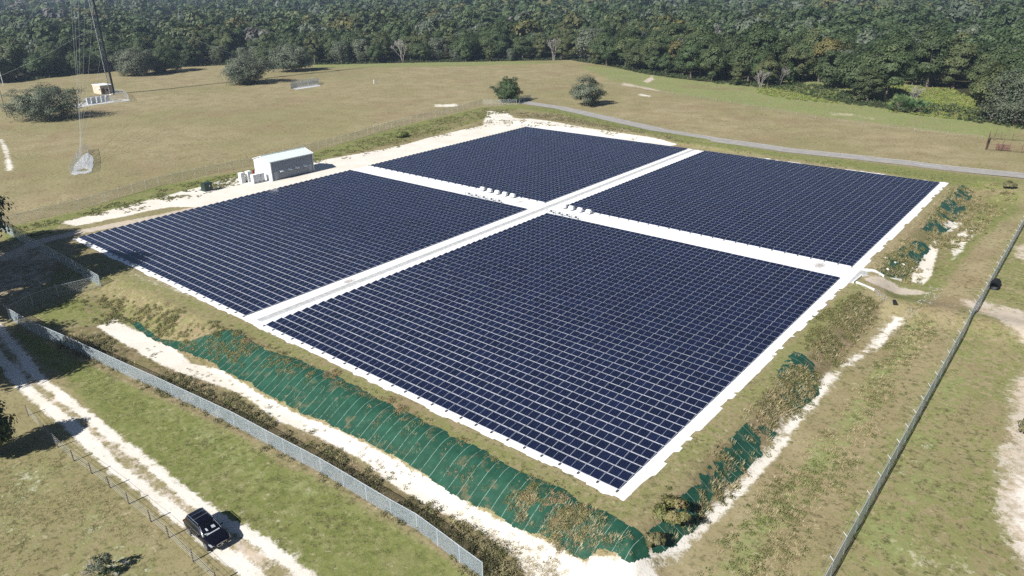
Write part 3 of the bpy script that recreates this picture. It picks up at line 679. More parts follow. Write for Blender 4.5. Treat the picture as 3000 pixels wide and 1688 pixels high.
gp = [at(24, 803)[:2], at(84, 770)[:2], at(148, 748)[:2], at(255, 722)[:2]]
fence_line('chain_link_fence', 'short shaded chain-link fence with green gate sheet by the left yard', gp, 1.85, M['chainthin'], 4.5, True)
gp = [at(255, 722)[:2], at(150, 660)[:2], at(80, 622)[:2], at(0, 577)[:2], at(-60, 545)[:2]]
fence_line('chain_link_fence', 'chain-link fence crossing the tree shade left of the left block', gp, 1.9, M['chain'], 3., True)
gp = [at(*p)[:2] for p in [(-40, 588), (0, 573), (100, 550), (200, 526), (300, 497), (400, 467), (520, 440), (640, 416), (760, 385), (860, 360), (1000, 318), (1110, 290), (1215, 264), (1300, 264)]]
fence_line('chain_link_fence', 'chain-link fence with barbed wire arms between the far pasture and the building', gp, 1.9, M['chainthin'], 3.2, True, arm_dir=-1)
gp = [(73.1, y) for y in np.arange(-34, 136, 10.)]
fence_line('chain_link_fence', 'straight chain-link fence with pale barbed wire arms along the right side', gp, 1.85, M['chainblue'], 3.2, True)
gp = [at(1306, 262)[:2], at(1312, 254)[:2], at(1336, 250)[:2]]
fence_line('chain_link_gate', 'short grey chain-link gate beside the dark tree at the road end', gp, 1.8, M['chain'], 2., False)
# wire fence beside the track
pp = [(71, 1045), (118, 1096), (146, 1126), (186, 1160), (231, 1192), (277, 1228), (324, 1268), (380, 1313), (425, 1353), (486, 1413), (545, 1470)]
wf = thing('wire_fence', 'low wooden post and wire fence along the pale gravel track', 'fence', at(*pp[0])); o0 = np.array(wf.location)
pts = [at(*p)-o0 for p in pp]
for p in pts:
    mb = MB(); mb.tube(p-[0, 0, .2], p+[rnd.uniform(-.04, .04), rnd.uniform(-.04, .04), 1.35], .075, 6, .065); mb.build('post', M['wood'], wf)
mb = MB()
for hz in (.35, .65, .95, 1.25): mb.path([tuple(p+[0, 0, hz]) for p in pts], .009, 3)
mb.build('wire', M['wire'], wf)
# pasture fences (posts and wire)
def pasture(label, D, step, h, mat):
    P = [at(*d) for d in D]; root = thing('pasture_fence', label, 'fence', P[0], 0, 'pasture post fences'); o0 = np.array(root.location); g = []
    for i in range(len(P)-1):
        L = np.linalg.norm(P[i+1]-P[i]); n = max(1, round(L/step))
        for k in range(n):
            q = P[i]+(P[i+1]-P[i])*k/n; q[2] = zt(q[0], q[1]); g.append(q-o0)
    mb = MB(); mb.tube((0, 0, -.1), (0, 0, h), .045, 5); pm = None
    for q in g:
        if pm is None: o = mb.build('post', mat, root); pm = o.data
        else: o = link(bpy.data.objects.new('post', pm), root)
        o.location = q
    mb = MB()
    for hz in (.4, .8, 1.15): mb.path([tuple(q+[0, 0, hz]) for q in g], .008, 3)
    mb.build('wire', M['wire'], root)
pasture('pale post fence between the tan pasture and the bright green verge', [(1537, 214), (1800, 255), (2050, 300), (2300, 330), (2470, 352), (2580, 370)], 7.5, 1.3, M['stone'])
pasture('thin dark post fence along the middle forest edge', [(860, 167), (1080, 162), (1290, 158)], 8., 1.2, M['wood'])
# ------------------------------------------------------------------ metal building
ba = at(682, 456); bb = at(794, 432)
bl = bb[1]-ba[1]; x1 = (ba[0]+bb[0])/2; bw = 6.6; eh = 4.55; pk = .95
B = thing('metal_building', 'pale ribbed metal building with shaded grey long wall beside the sandy yard', 'building', (x1, ba[1], 0))
mb = MB()
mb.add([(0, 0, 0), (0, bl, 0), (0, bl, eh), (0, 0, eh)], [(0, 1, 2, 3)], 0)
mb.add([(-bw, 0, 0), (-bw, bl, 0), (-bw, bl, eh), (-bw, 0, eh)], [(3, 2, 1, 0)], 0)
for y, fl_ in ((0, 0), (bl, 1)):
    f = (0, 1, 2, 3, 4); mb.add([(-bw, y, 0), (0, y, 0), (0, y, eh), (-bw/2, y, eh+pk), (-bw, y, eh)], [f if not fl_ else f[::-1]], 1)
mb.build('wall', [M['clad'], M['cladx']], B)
mb = MB(); ov = .18
for s_ in (0, 1):
    xe = .12 if s_ == 0 else -bw-.12; ze = eh-.03
    n_ = int((bl+2*ov)/.45)
    for i in range(n_):
        y0 = -ov+(bl+2*ov)*i/n_; y1 = -ov+(bl+2*ov)*(i+1)/n_
        A1 = np.array([xe, y0, ze+.06]); A2 = np.array([-bw/2, y0, eh+pk+.06]); D_ = np.array([0, y1-y0, 0])
        mb.add([A1, A2, A2+D_*.86, A1+D_*.86], [(0, 1, 2, 3) if s_ else (3, 2, 1, 0)])
        up = np.array([0, 0, .05])
        mb.add([A1+D_*.86, A2+D_*.86, A2+D_*.93+up, A1+D_*.93+up, A2+D_, A1+D_], [(0, 1, 2, 3) if s_ else (3, 2, 1, 0), (3, 2, 4, 5) if s_ else (5, 4, 2, 3)])
mb.box((-bw/2, bl/2, eh+pk+.1), (.3, bl+2*ov, .05))
mb.build('roof', M['roofm'], B)
mb = MB()
for y in (-ov-.02, bl+ov+.02):
    for xa, xb in ((.12, -bw/2), (-bw/2, -bw-.12)):
        za = eh+.02 if xa == .12 else eh+pk+.05; zb2 = eh+pk+.05 if xb == -bw/2 else eh+.02
        mb.tube((xa, y, za), (xb, y, zb2), .07, 4)
mb.build('eave_trim', M['white'], B)
MB().box((.15, bl/2, eh-.06), (.14, bl+.3, .12)).build('gutter', M['white'], B)
for y in (.12, bl-.12):
    MB().box((.08, y, eh/2), (.1, .12, eh-.15)).build('downspout', M['white'], B)
for y in (1.25, bl-1.05):
    d = MB().box((.025, y, 1.08), (.05, .95, 2.1)).build('door', M['greydoor'], B)
    MB().box((.07, y+.35, 1.05), (.05, .05, .14)).build('handle', M['darkmetal'], d)
for y in (2.75, 5.0, 7.1, 9.35):
    mb = MB(); w = .42
    mb.add([(0, y-w, 2.35), (.0, y+w, 2.35), (.5, y-w, 2.0), (.5, y+w, 2.0), (.5, y-w, 1.82), (.5, y+w, 1.82), (0, y-w, 1.75), (0, y+w, 1.75)], [(0, 2, 3, 1), (2, 4, 5, 3), (0, 6, 4, 2), (1, 3, 5, 7)])
    vh = mb.build('vent_hood', M['white'], B)
    MB().box((.02, y, 1.78), (.03, .8, .5)).build('louvre', M['darkmetal'], vh)
gd = MB().box((-3.5, -.03, 1.5), (3.3, .05, 3.0)).build('garage_door', M['white'], B)
mb = MB(); mb.box((-5.22, -.06, 1.55), (.14, .1, 3.1)); mb.box((-1.78, -.06, 1.55), (.14, .1, 3.1)); mb.box((-3.5, -.06, 3.12), (3.58, .1, .12)); mb.build('door_frame', M['palecon'], gd)
MB().box((-.85, -.03, 1.75), (.62, .04, .75)).build('sign_panel', M['teal'], B)
MB().box((-bw/2, bl/2, .03), (bw+.8, bl+.8, .1)).build('foundation_slab', M['palecon'], B)
MB().box((.012, bl/2, .14), (.04, bl, .2)).build('base_trim', M['darkmetal'], B)
p = at(817*2576/3000, 523*2576/3000)
o = MB().tube((0, 0, 0), (0, 0, .5), .07, 8).tube((0, 0, .5), (0, 0, .62), .2, 10, .22).tube((0, 0, .62), (0, 0, .8), .22, 10, .08).build('vent_pipe', M['white'], loc=p)
tag(o, 'small white capped vent pipe in front of the shaded wall of the metal building', 'vent pipe')
# cabinets : (bottom near corner px, label, w, d, h)
CAB = [((709, 538.5), 'tall pale cabinet standing farthest from the metal building', .95, 1.1, 2.25, 0),
       ((729, 534.7), 'tall pale cabinet second farthest from the metal building', 1.05, 1.1, 2.35, 0),
       ((744.2, 540), 'low pale cabinet with dark base grille, farthest from the building in its row of three', .98, 1.0, 1.95, 1),
       ((755, 537.3), 'low pale cabinet with dark base grille, middle one of the row of three', .98, 1.0, 1.95, 1),
       ((767, 534.5), 'low pale cabinet with dark base grille, closest to the building in its row of three', .98, 1.0, 1.95, 1)]
for (px, py), lab, w, d, h, g_ in CAB:
    p = at(px*2576/3000, py*2576/3000)
    t = thing('equipment_cabinet', lab, 'cabinet', p, 0, 'pale equipment cabinets by the building')
    MB().box((-d/2, w/2, h/2+.1), (d, w, h)).build('body', M['white'], t, bevel=.02)
    MB().box((.012, w/2, h/2+.16), (.03, w-.1, h-.2)).build('door', M['offwhite'], t)
    MB().box((-d/2, w/2, .05), (d+.15, w+.12, .1)).build('plinth', M['palecon'], t)
    MB().box((-d/2, w/2, h+.125), (d+.06, w+.06, .05)).build('roof_cap', M['white'], t)
    if g_: MB().box((.03, w*.62, .32), (.02, w*.6, .2)).build('grille', M['darkmetal'], t)
p = at(744*2576/3000, 512*2576/3000)
t = thing('red_box', 'small dark red box standing behind the pale cabinets', 'box', p)
MB().box((0, 0, .5), (.55, .6, 1.)).build('body', M['red'], t, bevel=.02); MB().box((0, 0, 1.02), (.62, .66, .06)).build('lid', M['red'], t)
p = at(751*2576/3000, 513*2576/3000)
t = thing('small_cabinet', 'small white cabinet next to the dark red box', 'cabinet', p)
MB().box((0, .1, .5), (.5, .5, .9)).build('body', M['white'], t, bevel=.02); MB().box((.26, .1, .5), (.02, .42, .75)).build('door', M['offwhite'], t)
# transformer
p = at(602.4*2576/3000, 564.3*2576/3000)
t = thing('transformer', 'dark green pad-mounted transformer with a white round mark on the sandy yard', 'transformer', p, .06)
MB().box((-.85, .95, .06), (2.6, 2.6, .14)).build('pad', M['palecon'], t)
MB().box((-.6, .95, 1.0), (1.2, 1.9, 1.75)).build('body', M['dgreen'], t, bevel=.03)
MB().box((-1.45, .9, .95), (.5, 1.6, 1.55)).build('cooling_fins', M['dgreen'], t)
for k in range(7): pass
MB().box((-.6, .95, 1.91), (1.28, 1.98, .07)).build('lid', M['dgreen'], t, bevel=.02)
mb = MB(); mb.tube((.01, 1.2, 1.25), (.03, 1.2, 1.25), .14, 14); mb.box((.02, 1.2, 1.03), (.02, .05, .2)); mb.build('round_mark', M['white'], t)
p = at(644.5*2576/3000, 555*2576/3000)
t = thing('meter_post', 'thin grey meter post with two small boxes by the green transformer', 'post', p)
MB().tube((0, 0, 0), (0, 0, 1.7), .05, 8).build('post', M['darkmetal'], t)
mb = MB(); mb.box((.03, -.14, 1.35), (.2, .2, .4)); mb.build('meter_box', M['galv'], t, bevel=.01)
MB().box((.03, .12, 1.55), (.16, .16, .3)).build('meter_box', M['galv'], t, bevel=.01)
# ------------------------------------------------------------------ inverters on the cross walkway
def inverter(px, py, label, group):
    p = at(px*2576/3000, py*2576/3000, 0); t = thing('inverter_unit', label, 'inverter', (p[0], p[1], .02), 0, group)
    mb = MB(); n = 8; w, d = 1.0, .78; prof = [(-d/2, .22), (-d/2, .62), (-d/2+.1, .82), (-d/2+.26, .9), (d/2-.22, .9), (d/2-.06, .82), (d/2, .62), (d/2, .22)]
    vs = [(-w/2, a, b) for a, b in prof]+[(w/2, a, b) for a, b in prof]
    mb.add(vs, [tuple(range(n)), tuple(range(2*n-1, n-1, -1))]+[(i, n+i, n+(i+1) % n, (i+1) % n) for i in range(n)])
    mb.build('cover', M['white'], t, bevel=.05)
    for a in (-.36, .36):
        for b in (-.26, .26): MB().box((a, b, .12), (.06, .06, .24)).build('leg', M['darkmetal'], t)
    MB().box((.1, -.36, .2), (.5, .06, .12)).build('cable_box', M['darkmetal'], t)
five = [(1414, 560), (1435, 565.3), (1457, 570), (1479.5, 575), (1502, 580)]
names = ['first', 'second', 'third', 'fourth', 'fifth']
for i, (a, b) in enumerate(five):
    inverter(a, b, 'white humped inverter at the front of the far block, %s from the building end' % names[i], 'five inverters along the far block')
four = [(1653, 611), (1674, 616.5), (1699, 622), (1724.5, 627.5)]
for i, (a, b) in enumerate(four):
    inverter(a, b, 'white humped inverter at the front of the right block, %s from the drain channel' % names[i], 'four inverters along the right block')
def stand(px, py, label, group):
    p = at(px*2576/3000, py*2576/3000, 0); t = thing('cable_stand', label, 'cable stand', (p[0], p[1], .02), 0, group)
    for a in (-.8, .8): MB().tube((a, 0, 0), (a, 0, .75), .03, 5).build('leg', M['darkmetal'], t)
    MB().tube((-1., 0, .7), (1., 0, .7), .028, 5).tube((-1., 0, .4), (1., 0, .4), .028, 5).build('rail', M['darkmetal'], t)
    MB().box((.2, .06, .52), (.4, .12, .34)).build('junction_box', M['darkmetal'], t)
for i, (a, b) in enumerate([(1372, 574), (1393, 579), (1415, 584.5), (1437.5, 590), (1460, 595)]):
    stand(a, b, 'dark low cable stand behind the left block, %s from the building end' % names[i], 'cable stands behind the left block')
for i, (a, b) in enumerate([(1612, 625.5), (1636.5, 632), (1658.5, 637), (1684, 644)]):
    stand(a, b, 'dark low cable stand behind the front block, %s from the drain channel' % names[i], 'cable stands behind the front block')
# ------------------------------------------------------------------ lattice mast, guys, compound
tb = at(331*2576/3000, 277*2576/3000); TH = 100.; fw_ = 1.95
T = thing('lattice_mast', 'tall dark guyed lattice mast rising out of the far left pasture', 'mast', tb)
legs = [(fw_/math.sqrt(3)*math.cos(a), fw_/math.sqrt(3)*math.sin(a)) for a in (PI/2+.4, PI/2+.4+2*PI/3, PI/2+.4+4*PI/3)]
for i, (a, b) in enumerate(legs): MB().tube((a, b, 0), (a, b, TH), .17, 6).build('leg', M['navy'], T)
mb = MB(); st = 1.3
for k in range(int(TH/st)):
    for i in range(3):
        a, b = legs[i], legs[(i+1) % 3]; z0 = k*st
        mb.tube((a[0], a[1], z0), (b[0], b[1], z0+st), .045, 4, caps=False); mb.tube((a[0], a[1], z0), (b[0], b[1], z0), .04, 4, caps=False)
mb.build('bracing', M['navy'], T)
mb = MB()
for k in (0, 1): mb.tube((legs[1][0]+.14+.08*k, legs[1][1]-.12, .3), (legs[1][0]+.14+.08*k, legs[1][1]-.12, TH-6), .022, 5)
mb.build('pale_conduit', M['white'], T)
mb = MB()
for k in range(7): mb.tube((legs[0][0]-.1-.12*k, legs[0][1]-.25+.02*k, .3), (legs[0][0]-.1-.12*k, legs[0][1]-.25+.02*k, TH-20), .13, 5)
mb.build('cable_run', M['navy'], T)
mb = MB()
for z0 in (62, 74, 86):
    for i in range(9):
        t_ = 2*PI*i/9; mb.box((1.7*math.cos(t_), 1.7*math.sin(t_), z0), (.3, .3, 2.2), t_)
mb.build('antenna', M['offwhite'], T)
MB().box((0, 0, .15), (2.4, 2.4, .3)).build('base_pad', M['palecon'], T)
an1 = at(236*2576/3000, 492*2576/3000)
def wire(label, p, q, r):
    root = MB(); k = 10; pts = []
    for i in range(k+1):
        t_ = i/k; s = np.array(p)*(1-t_)+np.array(q)*t_; s[2] -= 2.0*math.sin(PI*t_)*(np.linalg.norm(np.array(q)-p)/150); pts.append(tuple(s))
    root.path(pts, r, 4); o = root.build('guy_wire', M['wire']); tag(o, label, 'guy wire', 'guy wires of the lattice mast')
hs = [20, 36, 50, 64, 78, 92]
hn = ['lowest', 'second lowest', 'third lowest', 'third highest', 'second highest', 'highest']
for h_, n_ in zip(hs, hn):
    off = (h_-50)*.02
    wire('pale guy wire from the near fenced anchor to the mast, %s of six' % n_, an1+np.array([off, off*.5, 1.6]), tb+np.array([0, 0, h_]), .02)
an2 = at(775, 214)
for h_, n_ in zip((40, 80), ('lower', 'upper')):
    wire('thin guy wire from the far fenced anchor to the mast, %s of two' % n_, an2+np.array([0, 0, 1.2]), tb+np.array([0, 0, h_]), .015)
an3 = ray(-40, 215, 0)
for h_, n_ in zip((28, 60), ('lower', 'upper')):
    wire('thin guy wire running left from the mast over the trees, %s of two' % n_, an3+np.array([0, 0, 1.2]), tb+np.array([0, 0, h_]), .017)
# anchor compounds
def pad(name, label, D, lift=.05):
    P = dpoly(D); mb = MB(); n = len(P); c = P.mean(0)
    R_ = []
    for i in range(n):
        for k in range(4):
            q = P[i]+(P[(i+1) % n]-P[i])*k/4; R_.append(c+(q-c)*(1+rnd.uniform(-.06, .08)))
    vs = [(q[0], q[1], float(zt(*q))+lift) for q in R_]+[(c[0], c[1], float(zt(*c))+lift)]
    mb.add(vs, [(i, (i+1) % len(R_), len(R_)) for i in range(len(R_))]); o = mb.build(name, M['gravel']); tag(o, label, 'gravel pad', kind='structure')
pad('gravel_pad', 'white gravel pad under the near guy anchor', [(178, 440), (190, 415), (208, 392), (222, 384), (236, 398), (234, 422), (226, 436)])
pad('gravel_pad', 'white gravel strip under the far guy anchor', [(735, 222), (800, 212), (806, 217), (745, 226)])
pad('gravel_pad', 'white gravel pad under the mast compound', [(170, 267), (218, 258), (326, 249), (326, 254), (240, 264), (190, 272)])
fence_line('chain_link_fence', 'narrow chain-link cage round the near guy anchor', [at(*p)[:2] for p in [(179, 436), (207, 388), (222, 378), (226, 400), (224, 436), (179, 440)]], 2.0, M['chainthin'], 2.5, False)
fence_line('chain_link_fence', 'chain-link cage round the far guy anchor in the pasture', [at(*p)[:2] for p in [(732, 224), (798, 215), (802, 209), (736, 216), (732, 224)]], 2.2, M['chain'], 4., False)
fence_line('chain_link_fence', 'chain-link fence round the mast compound', [at(*p)[:2] for p in [(205, 262), (326, 255), (314, 240), (290, 238)]], 2.2, M['chainthin'], 4., False)
for (a, b), lab in zip(((231, 480), (252, 483)), ('grey anchor post nearer the pasture edge in the near cage', 'grey anchor post nearer the building in the near cage')):
    p = at(a*2576/3000, b*2576/3000); o = MB().tube((0, 0, -.1), (.3, -.1, 2.6), .09, 6).build('anchor_post', M['galv'], loc=p); tag(o, lab, 'anchor post', 'anchor posts in the near cage')
o = MB().tube((0, 0, 0), (-.4, 0, 1.6), .12, 6).build('anchor_post', M['galv'], loc=at(777, 216)); tag(o, 'grey anchor post in the far cage', 'anchor post')
# shelter
p = at(297.5*2576/3000, 277*2576/3000)
S = thing('equipment_shelter', 'small tan equipment shelter with white roof beside the mast', 'shelter', p, -.02)
MB().box((-4.0, 2.5, 1.75), (8.0, 5.0, 3.5)).build('wall', M['tan'], S)
MB().box((-4.0, 2.5, 3.58), (8.4, 5.4, .22)).build('roof', M['white'], S, bevel=.03)
MB().box((.03, 1.1, 1.25), (.06, 1.1, 2.2)).build('door', M['darkmetal'], S)
MB().box((.05, 2.9, 1.6), (.2, 1.2, .9)).build('air_conditioner', M['darkmetal'], S)
MB().box((-1.2, -.35, 2.2), (1.4, .6, .12)).build('awning', M['white'], S)
for i, (dx, w, c_) in enumerate([(221, 1.2, 'galv'), (233, 1.3, 'galv'), (246, 1.2, 'offwhite'), (258, 1.0, 'galv'), (269, 1.2, 'offwhite')]):
    p = at(dx, 263-(dx-222)*.16)
    nm = ['leftmost', 'second from the left', 'middle', 'second from the mast', 'nearest the mast']
    t = thing('tower_cabinet', 'grey cabinet of the mast compound, %s of five under the ice bridge' % nm[i], 'cabinet', p, -.05, 'cabinets of the mast compound')
    MB().box((-.5, w/2, 1.25), (1., w, 2.3)).build('body', M[c_], t, bevel=.03); MB().box((.01, w/2, 1.05), (.03, w*.8, 1.6)).build('door', M['galv'], t); MB().box((-.5, w/2, .06), (1.3, w+.2, .12)).build('plinth', M['palecon'], t)
pa = at(222, 262); pb = at(283, 252); mb = MB()
t = thing('ice_bridge', 'low steel cable bridge above the cabinets leading to the mast', 'cable bridge', pa); d = pb-pa
for s_ in (-.25, .25): mb.tube((s_, 0, 2.6), (d[0]+s_, d[1], 2.6), .05, 5)
for k in range(14): mb.tube((d[0]*k/13-.25, d[1]*k/13, 2.6), (d[0]*k/13+.25, d[1]*k/13, 2.6), .03, 4)
mb.build('deck', M['alu'], t)
for k in range(5): MB().tube((d[0]*k/4, d[1]*k/4, 0), (d[0]*k/4, d[1]*k/4, 2.6), .05, 5).build('post', M['galv'], t)
# ------------------------------------------------------------------ small things
p = at(2487, 728)
t = thing('culvert_pipe', 'short black corrugated culvert pipe lying beside the right fence', 'pipe', (p[0]+.6, p[1], p[2]+.62), .0)
mb = MB(); n = 20; L = 2.2; k = 40
vs = []; 
for i in range(k+1):
    r = .6+.025*math.sin(i*PI/2)
    for j in range(n): vs.append((r*math.cos(2*PI*j/n), L*i/k, r*math.sin(2*PI*j/n)))
for i in (0, k):
    for j in range(n): vs.append((.54*math.cos(2*PI*j/n), L*i/k, .54*math.sin(2*PI*j/n)))
fs = [(i*n+j, i*n+(j+1) % n, (i+1)*n+(j+1) % n, (i+1)*n+j) for i in range(k) for j in range(n)]
b0 = (k+1)*n; b1 = b0+n
fs += [(j, (j+1) % n, b0+(j+1) % n, b0+j) for j in range(n)]+[(k*n+j, k*n+(j+1) % n, b1+(j+1) % n, b1+j) for j in range(n)]+[(b0+j, b0+(j+1) % n, b1+(j+1) % n, b1+j) for j in range(n)]
mb.add(vs, fs); mb.build('shell', M['black'], t, smooth=True)
p = at(2253, 769)
o = MB().tube((0, 0, .1), (-.5, 1.2, .05), .3, 14).build('culvert_mouth', M['black'], loc=p); tag(o, 'black culvert mouth in the grass below the spillway stones', 'culvert')
# rusty corral
t = thing('rusty_corral', 'rusty steel corral pen in the pasture by the right edge', 'corral', at(2478, 375)); o0 = np.array(t.location)
c = [at(2478, 378)-o0, at(2600, 388)-o0, at(2606, 358)-o0, at(2488, 350)-o0]
for a, b in ((0, 1), (1, 2), (2, 3), (3, 0)):
    mb = MB(); L = np.linalg.norm(c[b]-c[a]); n = max(2, int(L/2.2))
    for k in range(n): q = c[a]+(c[b]-c[a])*k/n; mb.tube(q, q+[0, 0, 1.9+.5*rnd.random()], .07, 5)
    for hz in (.4, .8, 1.2, 1.6): mb.tube(c[a]+[0, 0, hz], c[b]+[0, 0, hz], .05, 4)
    mb.build('rail_panel', M['rust'], t)
q = (c[0]+c[1])/2*.5; MB().box((q[0]+1, q[1]+.6, .95), (3.0, .1, 1.3), .1).build('gate_sheet', M['rust'], t)
MB().tube(c[0]*.7+c[1]*.3+[0, .2, 0], c[0]*.7+c[1]*.3+[.6, .2, 3.2], .09, 5).tube(c[3]*.9+c[1]*.1, c[3]*.9+c[1]*.1+[.4, 0, 3.4], .08, 5).build('tall_post', M['rust'], t)
# pasture gate
t = thing('pasture_gate', 'small pale gate frame standing alone in the far pasture', 'gate', at(1096*2576/3000, 246*2576/3000))
MB().tube((0, 0, 0), (0, 0, 1.9), .14, 6).build('post', M['white'], t)
mb = MB()
for hz in (.3, .7, 1.1): mb.tube((0, 0, hz), (.6, 2.2, hz), .04, 4)
mb.tube((.6, 2.2, 0), (.6, 2.2, 1.3), .05, 4); mb.build('gate_leaf', M['galv'], t)
# poles
def pole(label, px, py, h, mat):
    p = at(px, py); o = MB().tube((0, 0, 0), (0, 0, h), .17, 8, .12).build('utility_pole', mat, loc=p); tag(o, label, 'pole', 'utility poles at the left edge')
pole('dark utility pole in the pasture at the far left picture edge', 17, 291, 11, M['wood'])
pole('pale thin pole against the forest at the far left', 9, 216, 11, M['offwhite'])
pole('pale thin pole against the forest behind the wide field oaks', 513, 158, 9, M['offwhite'])
# rocks near spillway (white sandbags)
for i, (a, b) in enumerate([(2595, 757), (2622, 770), (2645, 776), (2672, 788), (2600, 790)]):
    p = at(a*2576/3000, b*2576/3000); mb = MB(); mb.box((0, 0, .1), (.6, .34, .2), rnd.uniform(0, 3), 0, .75)
    o = mb.build('sandbag', M['white'], bevel=.08, loc=p); tag(o, 'white sandbag weighing down the far green mat, %s from the liner' % ['first', 'third', 'fourth', 'fifth', 'second'][i], 'sandbag', 'white sandbags on the far green mat')
# ------------------------------------------------------------------ black car
ca, cb = at(558.6*2576/3000, 1564*2576/3000), at(612.4*2576/3000, 1613.8*2576/3000)
hd = math.atan2(cb[1]-ca[1], cb[0]-ca[0]); mid = (ca+cb)/2
cx, cy = mid[0]-math.sin(hd)*.86-.06*math.cos(hd), mid[1]+math.cos(hd)*.86
K = thing('parked_car', 'black seven-seat car with silver roof rails parked on the pale gravel track', 'car', (cx, cy, float(zt(cx, cy))+.03), hd)
stn = [(-2.5, .78, .62, .98), (-2.46, .9, .42, 1.06), (-2.3, .955, .34, 1.1), (-1.9, .975, .3, 1.1), (-1., .985, .28, 1.07), (0, .985, .28, 1.04), (.9, .985, .28, 1.03), (1.2, .975, .28, 1.06), (1.7, .955, .3, 1.02), (2.1, .92, .32, .95), (2.35, .85, .36, .87), (2.47, .74, .42, .78), (2.5, .6, .5, .68)]
mb = MB(); rows = []
for x, w, zb, bt in stn:
    top = bt+(.035 if x > 1.1 else 0)
    half = [(0, zb), (w*.82, zb), (w*.97, zb+.12), (w, (zb+bt)/2-.02), (w*.985, bt-.12), (w*.93, bt-.02), (w*.7, bt+.015), (0, top)]
    rows.append([(x, y, z) for y, z in half]+[(x, -y, z) for y, z in half[-2:0:-1]])
n = len(rows[0])
vs = [p for r in rows for p in r]
fs = [(i*n+j, i*n+(j+1) % n, (i+1)*n+(j+1) % n, (i+1)*n+j) for i in range(len(rows)-1) for j in range(n)]+[tuple(range(n-1, -1, -1)), tuple((len(rows)-1)*n+j for j in range(n))]
fs = [f[::-1] for f in fs]
mb.add(vs, fs); o = mb.build('body', M['paint'], K, True); ss_ = o.modifiers.new('s', 'SUBSURF'); ss_.levels = 2; ss_.render_levels = 2
lev = [(1.0, -2.36, 1.22, .925), (1.25, -2.3, .92, .88), (1.5, -2.17, .5, .79), (1.63, -2.07, .24, .735), (1.7, -1.9, .0, .66)]
def cabin(z):
    for i in range(len(lev)-1):
        if z <= lev[i+1][0] or i == len(lev)-2:
            t_ = (z-lev[i][0])/(lev[i+1][0]-lev[i][0]); return [lev[i][k]+(lev[i+1][k]-lev[i][k])*t_ for k in (1, 2, 3)]
rows = []
for z, xr, xf, hw in lev:
    c_ = .16
    rows.append([(xr, -hw+c_*1.4, z), (xr+c_, -hw, z), (xf-.3, -hw, z), (xf-.06, -hw+c_, z), (xf, -hw*.5, z), (xf, hw*.5, z), (xf-.06, hw-c_, z), (xf-.3, hw, z), (xr+c_, hw, z), (xr, hw-c_*1.4, z)])
n = 10; vs = [p for r in rows for p in r]; fs = [(i*n+j, i*n+(j+1) % n, (i+1)*n+(j+1) % n, (i+1)*n+j) for i in range(len(rows)-1) for j in range(n)]
top = len(vs); vs.append((-.9, 0, 1.745)); fs += [(len(rows)*n-n+j, len(rows)*n-n+(j+1) % n, top) for j in range(n)]
mb = MB().add(vs, fs); mb.build('cabin', M['paint'], K, True)
def pane(name, pts, mt='glass'):
    mb = MB(); mb.add(pts, [tuple(range(len(pts)))]); mb.build(name, M[mt], K)
def sidep(x, z, s_): return (x, s_*(cabin(z)[2]+.012), z)
